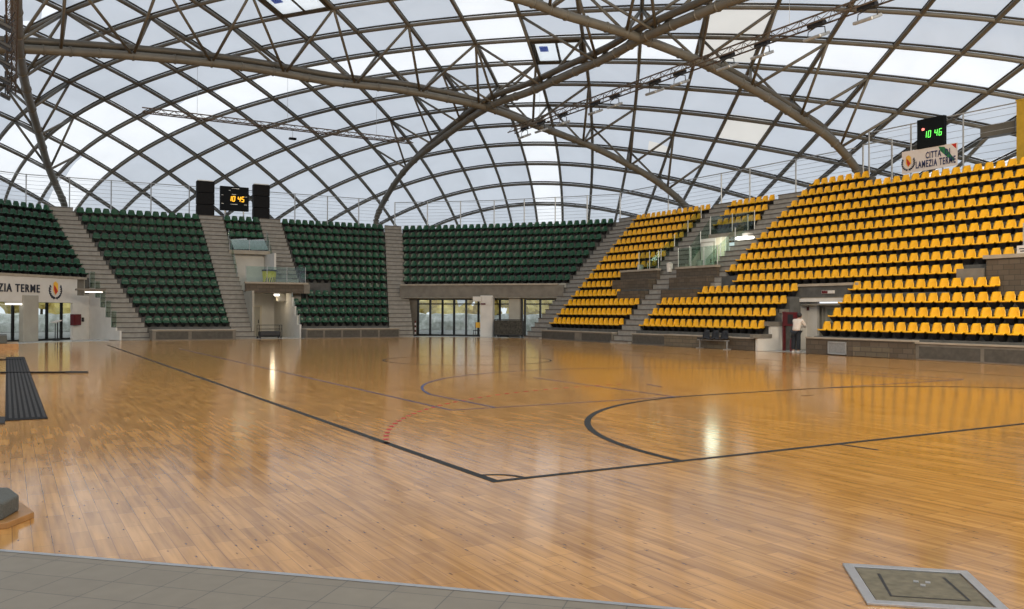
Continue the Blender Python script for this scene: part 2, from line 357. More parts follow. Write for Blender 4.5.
def terr(name, blk, ks, base=None, rng={}, n=1, m='conc'):
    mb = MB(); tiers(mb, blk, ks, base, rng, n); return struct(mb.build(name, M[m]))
def backwall(blk, k, h, n=1, t0=0, t1=1):
    mb = MB(); ps = [t0 + (t1 - t0) * i / n for i in range(n + 1)]
    for a, b in zip(ps, ps[1:]): mb.prism([blk.p(k + .24 / TREAD, a), blk.p(k + .24 / TREAD, b), blk.p(k + .62 / TREAD, b), blk.p(k + .62 / TREAD, a)], Z0 + RISE * k - 1.2, Z0 + RISE * k + h)
    return struct(mb.build('trim_12', M['conc']))
slab = lambda th: (lambda k: Z0 + RISE * k - th)
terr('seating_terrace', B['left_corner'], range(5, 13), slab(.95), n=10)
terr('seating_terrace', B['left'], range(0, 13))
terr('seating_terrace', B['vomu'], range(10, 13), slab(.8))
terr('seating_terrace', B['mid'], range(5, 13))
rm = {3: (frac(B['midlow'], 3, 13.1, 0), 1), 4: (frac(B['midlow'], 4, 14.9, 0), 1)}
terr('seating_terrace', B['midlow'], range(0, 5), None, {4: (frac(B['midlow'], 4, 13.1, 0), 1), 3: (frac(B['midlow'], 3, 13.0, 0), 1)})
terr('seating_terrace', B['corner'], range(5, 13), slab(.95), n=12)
rA = {3: (0, frac(B['Alow'], 3, 34.3, 1)), 4: (0, frac(B['Alow'], 4, 35.6, 1))}
terr('seating_terrace', B['Alow'], range(0, 5), None, {})
terr('seating_terrace', B['A'], range(5, 13))
terr('seating_terrace', B['Bup'], range(10, 13), slab(.8))
rB = {3: (frac(B['Blow'], 3, 27.2, 1), 1)}
terr('seating_terrace', B['Blow'], range(0, 4), None, {})
B['row4'] = Block(rightp(25.2, 25.2), rightp(12.8, 12.8))
terr('seating_terrace', B['row4'], [4], slab(.62)); terr('seating_terrace', Block(rightp(30.0, 30.0), rightp(25.2, 25.2)), [4])
rC = {3: (0, frac(B['Clow'], 3, 11.0, 1))}
terr('seating_terrace', B['Clow'], range(0, 4), None, {3: (0, frac(B['Clow'], 3, 11.4, 1))})
terr('seating_terrace', B['C'], range(5, 13), slab(.9))
B['top13'] = Block(rightp(24.6, 24.6), rightp(21.0, 21.0))
terr('seating_terrace', B['top13'], [13], slab(.3))
for key_, n_ in (('left_corner', 10), ('left', 1), ('vomu', 1), ('mid', 1), ('corner', 12), ('A', 1), ('Bup', 1)): backwall(B[key_], 12, .36, n_)
backwall(B['C'], 12, .36); backwall(B['top13'], 13, .34)
B['C5'] = Block(rightp(26.3, 26.3), rightp(2, 2))

seat_rows(B['left_corner'], range(5, 13), 'green', 'above the left entrance sign')
seat_rows(B['left'], range(0, 13), 'green', 'block left of the far scoreboard')
seat_rows(B['vomu'], range(10, 13), 'green', 'right under the far scoreboard')
seat_rows(B['midlow'], range(0, 5), 'green', 'lower block right of the far corridor', rm)
seat_rows(B['mid'], range(5, 13), 'green', 'block right of the far scoreboard')
seat_rows(B['corner'], range(5, 13), 'green', 'above the far glass doors', pitch=.525)
seat_rows(B['Alow'], range(0, 5), 'yellow', 'low block by the far glass doors', rA)
seat_rows(B['A'], range(5, 13), 'yellow', 'high block next to the green seats')
seat_rows(B['Bup'], range(10, 13), 'yellow', 'small top block over the balcony')
seat_rows(B['Blow'], range(0, 4), 'yellow', 'low block behind the black bench', rB)
seat_rows(B['row4'], [4], 'yellow', 'row over the lower passage')
seat_rows(B['Clow'], range(0, 4), 'yellow', 'low block right of the standing person', rC)
seat_rows(B['C'], range(5, 13), 'yellow', 'large block below the banner')
seat_rows(B['top13'], [13], 'yellow', 'short top row left of the banner')
for color, L in seats.items():
    L.sort(key=lambda s: s[0]); near, rest = L[:300], L[300:]
    src = bpy.data.objects.new(color + '_stadium_chair', SEATM[color]); br = bpy.data.objects.new('seat_bracket', BRM)
    for q, (d, pos, rz, where, k, i) in enumerate(near):
        o, c = (src, br) if q == 0 else (src.copy(), br.copy())
        COL.objects.link(o); COL.objects.link(c); c.parent = o
        o.location = pos; o.rotation_euler = (0, 0, rz)
        tag(o, f'{color} seat, {ordn(k + 1)} row up, {ordn(i + 1)} from left, {where}', 'seat', f'{color} seats, {where}')
    if rest:
        mb = MB(); mb2 = MB()
        for d, pos, rz, *_ in rest:
            m = Matrix.Translation(pos) @ Matrix.Rotation(rz, 4, 'Z')
            mb.add([m @ Vector(v) for v in SMB.v], SMB.f, 0); mb.add([m @ Vector(v) for v in BMB.v], BMB.f, 1)
        tag(mb.build(color + '_seating', [M[color], M['black']], smooth=False), f'farther {color} plastic seats filling the back of the stands', 'seats', kind='stuff')
    print(color, len(L))

# ---------------------------------------------------------------- stairs
def stair(blk, k0, k1, label, base=None, z_start=True, hollow=-9):
    mb = MB(); steps = []
    m0 = -2 if (k0 == 0 and z_start) else 2 * k0 - (0 if k0 == 0 else 1)
    for m in range(m0, 2 * k1 + 1):
        low = base is None or m < hollow
        k = m / 2; z = Z0 + RISE * k
        f, b = blk.p(k - .32 / TREAD, 0), blk.p(k - .32 / TREAD, 1); f2, b2 = blk.p(k + .5 - .32 / TREAD + (.03 if m < 2 * k1 else .5), 0), blk.p(k + .5 - .32 / TREAD + (.03 if m < 2 * k1 else .5), 1)
        mb.prism([f, b, b2, f2], 0 if low else z - base, z - .05, 0)
        e = .03 / TREAD
        mb.prism([blk.p(k - .32 / TREAD - e, 0), blk.p(k - .32 / TREAD - e, 1), b2, f2], z - .05, z, 1)  # dark edge band, step shadow put into its colour
    o = mb.build('staircase', [M['step'], M['nosing_shade']]); return tag(o, label, 'stairs')
stair(Block(farp(1.0, -1.9), farp(2.7, -.6)), 0, 13, 'grey concrete staircase on the left beside the left entrance', 1.2, hollow=8)
stair(Block(farp(7.65, 7.1), farp(9.0, 8.65)), 0, 13, 'grey staircase rising to the left black speaker tower')
stair(Block(farp(11.2, 11.2), farp(12.9, 12.7)), 5, 13, 'upper grey staircase below the right black speaker tower', 1.0)
stair(Block(farp(18.3, 20.65), farp(20.0, 22.05)), 0, 13, 'straight grey staircase left of the far glass doors')
stair(Block(rightp(41.2, 41.25), rightp(39.25, 39.25)), 0, 13, 'grey staircase between the green and the yellow seats')
stair(Block(rightp(31.75, 31.7), rightp(30.1, 30.1)), 0, 5, 'short lower staircase climbing to the brick balcony')
stair(Block(k5(rightp, 33.0, 31.85), rightp(30.25, 30.25)), 6, 13, 'upper staircase left of the small top yellow block', 1.2)
stair(Block(k5(rightp, 28.0, 26.7), k5(rightp, 26.35, 25.0)), 5, 13, 'upper staircase right of the small top yellow block', 1.0)
# small stepped side treads of the lower passage at the right
# ---------------------------------------------------------------- floors
mb = MB(); mb.add([(-60, -40, 0), (60, -40, 0), (60, 90, 0), (-60, 90, 0)], [(0, 1, 2, 3)])
mb.v = [(x, y, -.03) for x, y, z in mb.v]; o = struct(mb.build('floor', M['ground']))
mb = MB(); mb.prism([(-32, -20), (26, -20), (26, 41.2), (22.6, 45.2), (19.5, 46.6), (.5, 46.6), (-2.6, 45.2), (-7, 41.2), (-32, 41.2)], -.02, 0); struct(mb.build('floor', M['wood']))
mb = MB(); mb.prism([(19.3, 46.2), (22.4, 45.0), (26, 41.0), (30, 41), (30, 44), (22, 52), (19.3, 52)], -.01, .006)
mb.prism([(.7, 46.2), (-2.4, 45.0), (-6, 41.0), (-11, 41), (-11, 44), (-2, 52), (.7, 52)], -.01, .006)
mb.prism([(9.0, 46.2), (12.0, 46.2), (12.0, 54), (9.0, 54)], -.01, .006); mb.prism([(25.6, 21.0), (25.6, 17.7), (31, 17.7), (31, 21)], -.01, .006)
struct(mb.build('floor', M['tilefar']))
mb = MB(); mb.prism([(-12, 6.75), (-4.4, -.57), (-2.7, -2.21), (-1.13, -3.78), (4, -8.9), (-2, -14), (-16, -4)], 0.0, .014); struct(mb.build('floor', M['tile']))
mb = MB()
def strip(mb, pts, w, z=.004, h=.003, mi=0, closed=False):
    P = [Vector(p) for p in pts]; n = len(P); L, Rr = [], []
    for i in range(n):
        if closed: d = P[(i + 1) % n] - P[i - 1]
        else: d = P[min(i + 1, n - 1)] - P[max(i - 1, 0)]
        d.normalize(); s = Vector((-d.y, d.x)) * w / 2; L.append(P[i] + s); Rr.append(P[i] - s)
    for i in range(n if closed else n - 1):
        j = (i + 1) % n; mb.add([(*Rr[i], z), (*Rr[j], z), (*L[j], z), (*L[i], z)], [(0, 1, 2, 3)], mi)
strip(mb, [(-12, 6.77), (-4.4, -.555), (-2.7, -2.19), (-1.13, -3.76), (4, -8.87)], .045, .017)
struct(mb.build('trim_1', M['alu']))
# court markings
def arc(cx, cy, r, a0, a1, n=40): return [(cx + r * math.cos(a0 + (a1 - a0) * i / n), cy + r * math.sin(a0 + (a1 - a0) * i / n)) for i in range(n + 1)]
PI = math.pi
def line(pts, w, m, z=.003, closed=False):
    mb = MB(); strip(mb, pts, w, z, closed=closed); return struct(mb.build('court_line', M[m]))
line([(0, 40), (0, -.05), ], .10, 'lineblk'); line([(-.05, 0), (20.05, 0)], .09, 'lineblk', .0034); line([(20, 0), (20, 40)], .05, 'lineblk'); line([(0, 40), (20, 40)], .05, 'lineblk')
goal = arc(8.5, 0, 6, PI, PI / 2, 40) + arc(11.5, 0, 6, PI / 2, 0, 40)
line(goal, .10, 'lineblk', .0038)
line(arc(0, 0, .36, 0, PI / 2, 12), .05, 'lineblk', .0042)
line(arc(10, 20, 3, 0, 2 * PI, 60)[:-1], .07, 'lineblk', closed=True)
line([(5.23, -.02), (5.27, -.6)], .06, 'lineblk', .0036); line([(-.4, 15), (.4, 15)], .05, 'lineblk', .0036); line([(9.1, 8.75), (8.9, 7.95)], .05, 'lineblue', .0036); line([(10.1, 4.9), (10.5, 4.9)], .05, 'lineblk', .0036)
mb = MB(); nine = [p for p in arc(8.5, 0, 9, PI - math.asin(2.96 / 9) * .98, PI / 2, 400)]
for i in range(0, 400, 12): strip(mb, nine[i:i + 6], .075, .0030)
struct(mb.build('court_line', M['linered']))
line([(2.45, 34), (2.45, 6)], .055, 'lineblue', .0031); line([(2.42, 6), (17.55, 6)], .05, 'lineblue', .0035); line([(17.55, 6), (17.55, 34)], .05, 'lineblue', .0031)
line([(3.35, 6), (3.35, 8.99)] + arc(10, 7.575, 6.75, PI - .21, .21, 50) + [(16.65, 8.99), (16.65, 6)], .06, 'lineblue', .0039)
line([(7.6, 6), (7.75, 11.8)], .05, 'lineblue', .0033); line([(25.3, 36.5), (25.12, 24), (25.05, 9), (25.05, -2)], .14, 'lineblk')

# ---------------------------------------------------------------- perimeter walls of the pitch
def wall_strip(name, pts, h, th, m, cap=None, ch=.06, co=.05):
    mb = MB()
    for a, b in zip(pts, pts[1:]):
        a, b = Vector(a), Vector(b); d = (b - a).normalized(); n = Vector((-d.y, d.x)); L = (b - a).length
        if n.dot((a + b) / 2 - Vector((10, 20))) < 0: n = -n
        mb.prism([a, b, b + n * th, a + n * th], 0, h - (ch if cap else 0), 0)
        if cap: mb.prism([a - n * co, b - n * co, b + n * th, a + n * th], h - ch, h, 1)
    return struct(mb.build(name, [M[m], M[cap or m]]))
def panels(name, a, b, h0, h1, gaps, m, off=.012):
    mb = MB(); a, b = Vector(a), Vector(b); d = (b - a).normalized(); n = Vector((-d.y, d.x))
    if n.dot((a + b) / 2 - Vector((10, 20))) < 0: n = -n
    for s, e in gaps:
        p, q = a + (b - a) * s - n * off, a + (b - a) * e - n * off; mb.prism([p, q, q + n * off * 2, p + n * off * 2], h0, h1)
    return struct(mb.build(name, M[m]))
wall_strip('wall_far', [(2.9, 45.8), (7.6, 45.8)], .62, 1.7, 'wallconc', 'capconc')
wall_strip('wall_far', [(12.0, 46.0), (18.3, 46.0)], .62, 1.5, 'wallconc', 'capconc')
M['darkpanel'] = mat('dark_panel', (.075, .07, .06), .8, var=.2)
panels('trim_2', (2.9, 45.8), (7.6, 45.8), .06, .5, [(.04, .42), (.46, .96)], 'darkpanel')
panels('trim_2', (12.0, 46.0), (18.3, 46.0), .06, .5, [(.01, .17), (.19, .36), (.38, .56), (.58, .76), (.78, .99)], 'darkpanel')
wall_strip('wall_right', [(25.3, 39.3), (25.3, 31.8)], .60, .5, 'wallconc', 'capconc')
panels('trim_3', (25.3, 39.3), (25.3, 31.8), .06, .48, [(.01, .5), (.6, .99)], 'darkpanel')
wall_strip('wall_right', [(25.3, 30.0), (25.3, 27.2)], .60, .5, 'wallconc', 'capconc')
panels('trim_3', (25.3, 30.0), (25.3, 27.2), .06, .48, [(.03, .98)], 'darkpanel')
wall_strip('wall_right', [(25.22, 27.2), (25.22, 22.8)], .62, .5, 'brickl', 'capconc')
wall_strip('wall_right', [(25.3, 22.8), (25.3, 21.0)], .60, .5, 'brick', 'capconc')
wall_strip('wall_right', [(25.3, 18.0), (25.3, 12.9)], .72, .5, 'brick', 'capconc')
wall_strip('wall_right', [(25.45, 12.9), (25.45, -2)], .66, .5, 'wallconc', 'capconc')
panels('trim_3', (25.45, 12.9), (25.45, -2), .05, .5, [(.01, .17), (.18, .36), (.38, .6), (.62, .8)], 'darkpanel')

def wbox(name, x0, x1, y0, y1, z0, z1, m): mb = MB(); mb.box(((x0 + x1) / 2, (y0 + y1) / 2, (z0 + z1) / 2), (x1 - x0, y1 - y0, z1 - z0)); return struct(mb.build(name, M[m]))
# ---------------------------------------------------------------- entrances under the corners
def along(P1, P2):
    P1, P2 = Vector(P1), Vector(P2); e = (P2 - P1).normalized(); n = Vector((-e.y, e.x))
    if n.dot((P1 + P2) / 2 - Vector((10, 20))) < 0: n = -n
    ang = math.atan2(e.y, e.x)
    def bx(mb, s0, s1, z0, z1, d0=0, d1=.1, mi=0):
        a, b = P1 + e * s0, P1 + e * s1; mb.prism([a + n * d0, b + n * d0, b + n * d1, a + n * d1], z0, z1, mi)
    def pt(s, z=0, d=0): q = P1 + e * s + n * d; return Vector((q.x, q.y, z))
    return bx, pt, e, n, ang
def glazed(name, bx, pt, s0, s1, ztop, leaves, label, transom=.35):
    ob = struct(thing(name, None, None, pt(s0)))
    f = MB(); g = MB(); w = .07
    for s in [s0] + [s0 + (s1 - s0) * i / leaves for i in range(1, leaves)] + [s1]: bx(f, s - w, s + w, 0, ztop, 0, .1)
    for z in (.0, ztop - transom - .04, ztop - .07): bx(f, s0, s1, z, z + .12 if z == 0 else z + .09, 0, .1)
    bx(g, s0, s1, .05, ztop - .05, .045, .055)
    f.build('frame', M['frame'], ob); g.build('pane', M['doorglass'], ob)
    if name.startswith('door'):
        h = MB()
        for i in range(leaves):
            sm = s0 + (s1 - s0) * (i + (.86 if i % 2 == 0 else .14)) / leaves; bx(h, sm - .015, sm + .015, .85, 1.35, -.05, -.02)
        h.build('handle', M['alu'], ob)
    return ob
bx, pt, e, n, ang = along((20.8, 49.6), (28.8, 41.0))
glazed('door_1', bx, pt, .45, 2.32, 2.62, 2, ''); glazed('window_1', bx, pt, 2.32, 3.2, 2.62, 1, ''); glazed('door_2', bx, pt, 3.2, 5.02, 2.62, 2, '')
glazed('window_2', bx, pt, 5.02, 6.6, 2.62, 1, ''); glazed('door_3', bx, pt, 6.6, 8.2, 2.62, 2, ''); glazed('door_4', bx, pt, 8.42, 10.6, 2.62, 2, '')
mb = MB(); bx(mb, -.3, 12.2, 2.62, 3.7, -.05, .15); struct(mb.build('wall_far', M['beige']))
mb = MB(); bx(mb, -1.2, .38, 0, 2.8, 0, .2); struct(mb.build('wall_far', M['wallconc']))
mb = MB(); bx(mb, 5.5, 6.4, 0, 2.85, -1.0, -.5); tag(mb.build('square_pillar', M['white'], bevel=.03), 'white square pillar in the far entrance beside the glass doors', 'pillar')
mb = MB(); bx(mb, 7.4, 8.2, 0, 2.85, -.5, -.1); tag(mb.build('square_pillar', M['beige'], bevel=.03), 'beige square pillar behind the black crate', 'pillar')
fx, fp, fe, fn, fang = along((20.35, 50.2), (28.75, 41.25))
f0, f1 = .15, 12.1
mb = MB(); fx(mb, f0, f1, 2.72, 3.56, -.95, -.75); struct(mb.build('trim_4', M['wallconc']))
mb = MB(); fx(mb, f0 + .1, f1 - .4, 3.56, 3.66, -1.05, -.7); struct(mb.build('trim_5', M['capconc']))
mb = MB(); fx(mb, f0, f1, 2.70, 2.74, -.95, 1.8); struct(mb.build('ceiling', M['beige']))
# exit sign and small notices above the white pillar
mb = MB(); bx(mb, 5.0, 5.6, 2.45, 2.78, -1.1, -1.0); tag(mb.build('white_sign', M['white']), 'blank white sign box left of the white pillar', 'sign')
mb = MB(); bx(mb, 6.0, 6.32, 2.2, 2.75, -1.06, -1.02); tag(mb.build('white_sign', M['white']), 'upright white notice on the top of the white pillar', 'sign')
mb = MB(); bx(mb, 5.55, 5.9, 2.22, 2.32, -1.06, -1.02); tag(mb.build('red_sign', M['red']), 'small red fire notice on the white pillar', 'sign')
# black crate trolley beside the pillar
c0 = pt(6.7, 0, -1.0); t = thing('equipment_trolley', 'black mesh equipment trolley with grey wheels before the far doors', 'trolley', c0)
mb = MB(); bx(mb, 6.75, 8.75, .16, 1.15, -1.7, -1.0); mb.build('net_body', M['rubberblk'], t)
mb = MB()
for s in (6.75, 8.75):
    for d in (-1.7, -1.0): mb.tube([pt(s, .12, d), pt(s, 1.2, d)], .03)
for z in (.16, 1.2):
    mb.tube([pt(6.75, z, -1.7), pt(8.75, z, -1.7)], .03); mb.tube([pt(6.75, z, -1), pt(8.75, z, -1)], .03)
fr_ = mb.build('frame', M['black'], t)
for s in (6.9, 8.6):
    for d in (-1.65, -1.05): w = MB(); a = pt(s, .075, d); w.tube([a - Vector((e.x, e.y, 0)) * .03, a + Vector((e.x, e.y, 0)) * .03], .075, 12); w.build('wheel', M['galv'], fr_)
# chair with golden back
t = thing('chair', 'dark chair with an orange back beside the far glass doors', 'chair', pt(5.2, 0, -.7))
mb = MB(); bx(mb, 5.0, 5.45, .42, .47, -1.0, -.55); mb.build('seat', M['black'], t)
mb = MB(); bx(mb, 5.02, 5.43, .62, 1.0, -.58, -.54); mb.build('backrest', M['cresty'], t)
for s in (5.02, 5.43):
    for d in (-.98, -.57): l = MB(); l.tube([pt(s, .0, d), pt(s, .44 if d < -.9 else 1.0, d)], .02); l.build('leg', M['black'], t)
# red and white barrier post with foot
t = thing('barrier_post', 'small red and white striped barrier post by the far stairs', 'post', pt(.55, 0, -.7))
for i in range(6): l = MB(); l.lathe(pt(.55, .12 + i * .16, -.7), [(.055, 0), (.055, .16)], 10); l.build('stripe', M['red' if i % 2 else 'redwhite'], t)
l = MB(); l.lathe(pt(.55, 0, -.7), [(.22, 0), (.2, .05), (.07, .12)], 14); l.build('foot', M['black'], t)
mb = MB(); mb.tube([pt(-.45, 1.2, -.4), pt(-.45, 2.1, -.4)], .12, 10); mb.tube([pt(-.45, 2.1, -.4), pt(-.3, 2.3, -.5)], .05, 8); tag(mb.build('fire_hose_reel', M['red']), 'red hose box on the concrete wall left of the far doors', 'hose reel')

# left corner entrance
bx, pt, e, n, ang = along((-8.8, 41.0), (-.8, 49.6))
glazed('door_5', bx, pt, 4.6, 6.98, 2.55, 2, ''); glazed('window_3', bx, pt, 6.98, 8.4, 2.55, 1, ''); glazed('window_4', bx, pt, 8.4, 9.45, 2.55, 1, ''); glazed('window_5', bx, pt, 9.45, 10.58, 2.55, 1, ''); glazed('window_6', bx, pt, 10.58, 12.2, 2.55, 1, '')
mb = MB(); bx(mb, 0, 12.6, 2.55, 3.7, 0, .2); struct(mb.build('wall_left', M['beige']))
mb = MB(); bx(mb, 7.35, 8.45, 0, 2.55, -.3, .0); tag(mb.build('square_pillar', M['beige'], bevel=.03), 'beige square pillar between the left entrance doors', 'pillar')
# stepped white flank wall of the left staircase
SL = Block(farp(1.0, -1.9), farp(2.7, -.6))
mb = MB()
for k in range(0, 5):
    zt = Z0 + RISE * k - .02; a, b = SL.p(k - .9, 0), SL.p(k + .14, 0)
    o_ = Vector((-.10, 0)); zb = .0
    mb.prism([a + o_ - Vector((.0, 0)), b + o_, b + Vector((-.02, 0)), a + Vector((-.02, 0))], zb, zt)
a, b = SL.p(4.1, 0), SL.p(6.2, 0); mb.prism([a + Vector((-.1, 0)), b + Vector((-.1, 0)), b, a], 0, 2.72)
mb.prism([SL.p(-1.6, 0) + Vector((-.1, 0)), SL.p(-.9, 0) + Vector((-.1, 0)), SL.p(-.9, 0), SL.p(-1.6, 0)], 0, .55)
struct(mb.build('wall_left', M['white']))
g = thing('glass_balustrade', 'stepped glass balustrade along the left staircase', 'balustrade', (*SL.p(0, 0), .7))
for k in range(0, 5):
    q = MB(); a, b = SL.p(k - .85, 0), SL.p(k + .1, 0); q.prism([a + Vector((-.07, 0)), b + Vector((-.07, 0)), b + Vector((-.055, 0)), a + Vector((-.055, 0))], Z0 + RISE * k, Z0 + RISE * k + .95); q.build('glass_panel', M['glass'], g)
    q = MB(); q.tube([(b.x - .06, b.y, Z0 + RISE * k - .1), (b.x - .06, b.y, Z0 + RISE * k + 1.0)], .022); q.build('post', M['galv'], g)
# sign board over the left entrance
sx, sp_, se, sn, sang = along((-8.4, 41.3), (0.0, 50.25))
mb = MB(); sx(mb, -1, 11.75, 2.2, 3.62, .03, .2); struct(mb.build('trim_6', M['wallconc']))
mb = MB(); sx(mb, -1, 11.8, 3.56, 3.70, -.12, .25); struct(mb.build('trim_6', M['capconc']))
mb = MB(); sx(mb, -1, 12.0, 2.16, 2.2, .0, 1.3); struct(mb.build('ceiling', M['beige']))
t = thing('entrance_sign', 'long white sign with dark town name and crest over the left entrance', 'sign', sp_(5, 2.2))
mb = MB(); sx(mb, -1, 11.05, 2.17, 3.55, -.08, .02); pan = mb.build('panel', M['white'], t)
let = text_mesh('lettering', "CITTA' DI LAMEZIA TERME", .74, M['textblk'], t, sp_(8.1, 2.70, -.10), (se.x, se.y, 0), 'RIGHT', .02, .012, (7.2, .46))
def merge(a, b):            # print the lettering onto its panel
    bm = bmesh.new(); bm.from_mesh(a.data); n0 = len(a.data.materials); k0 = len(bm.faces); bm.from_mesh(b.data)
    for f_ in list(bm.faces)[k0:]: f_.material_index += n0
    for m_ in b.data.materials: a.data.materials.append(m_)
    bm.to_mesh(a.data); bm.free(); bpy.data.objects.remove(b)
def crest(cx, cz, sc, P, t, ring=True):
    q = MB(); q.add([P(cx + sc * a, cz + sc * b, -.095) for a, b in ((-.16, .42), (.02, .50), (.2, .36), (.22, -.05), (0, -.3), (-.18, -.05))], [(0, 1, 2, 3, 4, 5)]); q.build('crest_shield', M['cresty'], t)
    q = MB(); q.add([P(cx + sc * a, cz + sc * b, -.10) for a, b in ((-.14, .30), (.0, .18), (.18, -.08), (0, -.26), (-.1, .0))], [(0, 1, 2, 3, 4)]); q.build('crest_band', M['crestr'], t)
    q = MB()
    for sg in (-1, 1):
        for i in range(7):
            a = -PI / 2 + sg * (.15 + i * .3); x, z = cx + sc * .42 * math.cos(a), cz - sc * .02 + sc * .42 * math.sin(a)
            q.tube([P(x, z, -.095), P(x + sc * .12 * math.cos(a + sg * .9), z + sc * .15 * math.sin(a + sg * .9), -.095)], sc * .07, 5, r2=sc * .03)
    q.build('crest_laurel', M['textblk'], t)
merge(pan, let)
crest(9.3, 2.88, 1.0, sp_, t)
for s in (5.8,):
    t = thing('strip_lamp', 'lit strip lamp below the sign at left' if s < 8 else 'lit strip lamp beside the stepped white wall', 'lamp', sp_(s, 2.1))
    zl = 2.1 if s < 8 else 2.62
    mb = MB(); sx(mb, s, s + 1.2, zl - .01, zl + .06, -.1, .06); mb.build('housing', M['white'], t)
    mb = MB(); sx(mb, s + .03, s + 1.17, zl - .09, zl - .01, -.08, .04); mb.build('diffuser', M['lamp'], t)
wbox('ceiling', -1.0, .5, 46.4, 47.6, 2.86, 2.96, 'wallconc')
t = thing('strip_lamp', 'lit strip lamp beside the stepped white wall', 'lamp', (-.2, 46.6, 2.7))
mb = MB(); mb.box((-.1, 46.7, 2.83), (.95, .16, .07)); mb.build('housing', M['white'], t); mb = MB(); mb.box((-.1, 46.7, 2.77), (.9, .12, .06)); mb.build('diffuser', M['lamp'], t)
# hose cabinet on white wall and lectern
t = thing('fire_hose_cabinet', 'dark red fire hose cabinet on the white wall near left entrance', 'cabinet', pt(11.1, .8, -.3))
mb = MB(); bx(mb, 11.0, 11.62, .85, 1.5, -.45, -.2); mb.build('body', M['red'], t, bevel=.01)
mb = MB(); bx(mb, 11.06, 11.56, .9, 1.45, -.47, -.45); mb.build('door', M['red'], t)
mb = MB(); bx(mb, 11.2, 12.8, 0, 2.6, -.2, -.05); struct(mb.build('wall_left', M['white']))
mb = MB(); bx(mb, 11.95, 12.1, 1.05, 1.3, -.26, -.2); tag(mb.build('wall_box', M['black']), 'small black electrical box on the white wall', 'box')
t = thing('lectern', 'slim lectern with white top before the left windows', 'lectern', pt(9.2, 0, -.8))
mb = MB(); mb.tube([pt(9.3, 0, -.8), pt(9.3, 1.05, -.8)], .035, 8); mb.tube([pt(9.12, 0, -.8), pt(9.12, .98, -.8)], .025, 8); mb.build('post', M['black'], t)
mb = MB(); mb.box(pt(9.2, 1.1, -.8), (.5, .36, .04), ang, tilt=Matrix.Rotation(R(14), 3, 'Y').inverted()); mb.build('top', M['white'], t)
mb = MB(); mb.lathe(pt(9.2, 0, -.8), [(.2, 0), (.2, .03), (.04, .05)], 14); mb.build('base', M['black'], t)

# ---------------------------------------------------------------- far middle passage
wbox('wall_far', 9.0, 12.0, 53.0, 53.2, 0, 3.0, 'white'); wbox('wall_far', 8.9, 9.02, 47.2, 53, 0, 3.0, 'beige')
wbox('trim_7', 8.9, 12.95, 49.0, 49.22, 2.9, 3.5, 'brick'); wbox('trim_7', 8.85, 13.0, 48.93, 49.3, 3.5, 3.62, 'capconc')
wbox('trim_7', 12.7, 13.1, 48.95, 49.3, 2.9, 3.55, 'wallconc')
wbox('floor', 8.9, 12.9, 49.2, 53.0, 2.95, 3.1, 'beige')
wbox('wall_far', 8.6, 11.4, 52.9, 53.1, 3.1, 5.75, 'white'); wbox('trim_7', 8.55, 11.35, 52.2, 53.4, 5.6, 5.85, 'capconc')
wbox('wall_far', 11.05, 11.18, 50.2, 52.9, 3.1, 5.6, 'white')
mb = MB()
for k in range(0, 5): # stepped white flank right of the passage
    zt = min(2.9, Z0 + RISE * k + .12); y0 = FARY + TREAD * k - .9; mb.prism([(11.82, y0), (11.93, y0), (11.93, y0 + TREAD if k < 4 else 53), (11.82, y0 + TREAD if k < 4 else 53)], 0, zt)
struct(mb.build('wall_far', M['white']))
o = struct(thing('door_6', None, None, (9.9, 52.9, 0))); mb = MB(); mb.box((10.3, 52.94, 1.05), (1.25, .06, 2.1)); mb.build('frame', M['cream'], o); mb = MB(); mb.box((10.3, 52.9, 1.02), (1.0, .04, 2.0)); mb.build('leaf', M['beige'], o)
mb = MB(); mb.box((10.7, 52.86, 1.0), (.05, .05, .25)); mb.build('handle', M['black'], o)
wbox('door_7', 11.84, 11.88, 48.3, 49.0, 0, 1.0, 'vent')
t = thing('wall_lamp', 'small lit lamp under the far balcony', 'lamp', (11.2, 49.6, 2.75)); mb = MB(); mb.lathe((11.1, 49.7, 2.72), [(.16, 0), (.2, .08), (.16, .16)], 14); mb.build('shade', M['lamp'], t); mb = MB(); mb.lathe((11.1, 49.7, 2.86), [(.2, 0), (.2, .05)], 14); mb.build('base', M['galv'], t)
ld = bpy.data.lights.new('wall_lamp_light', 'POINT'); ld.energy = 18; ld.color = (1, .82, .55); ld.shadow_soft_size = .15; lo = bpy.data.objects.new('wall_lamp_light', ld); lo.location = (10.9, 49.9, 2.5); COL.objects.link(lo)
def balustrade(pts, z, h, label, hr=True, zf=None):
    g = thing('glass_balustrade', label, 'balustrade', (pts[0][0], pts[0][1], z if zf is None else zf[0]))
    for i, (a, b) in enumerate(zip(pts, pts[1:])):
        za, zb = (z, z) if zf is None else (zf[i], zf[i + 1])
        a, b = Vector(a), Vector(b); d = (b - a).normalized() * .03; nn = Vector((-d.y, d.x)).normalized() * .008
        q = MB(); q.add([(*(a + d + nn), za), (*(b - d + nn), zb), (*(b - d + nn), zb + h), (*(a + d + nn), za + h), (*(a + d - nn), za), (*(b - d - nn), zb), (*(b - d - nn), zb + h), (*(a + d - nn), za + h)],
            [(0, 1, 2, 3), (7, 6, 5, 4), (0, 4, 5, 1), (1, 5, 6, 2), (2, 6, 7, 3), (3, 7, 4, 0)]); q.build('glass_panel', M['glass'], g)
    for i, a in enumerate(pts):
        za = z if zf is None else zf[i]; q = MB(); q.tube([(*a, za - .15), (*a, za + h + .03)], .022); q.build('post', M['galv'], g)
    return g
balustrade([(8.95, 49.1), (10.3, 49.1), (11.6, 49.1), (12.85, 49.1)], 3.62, 1.0, 'glass balustrade on the far balcony around the yellow bin')
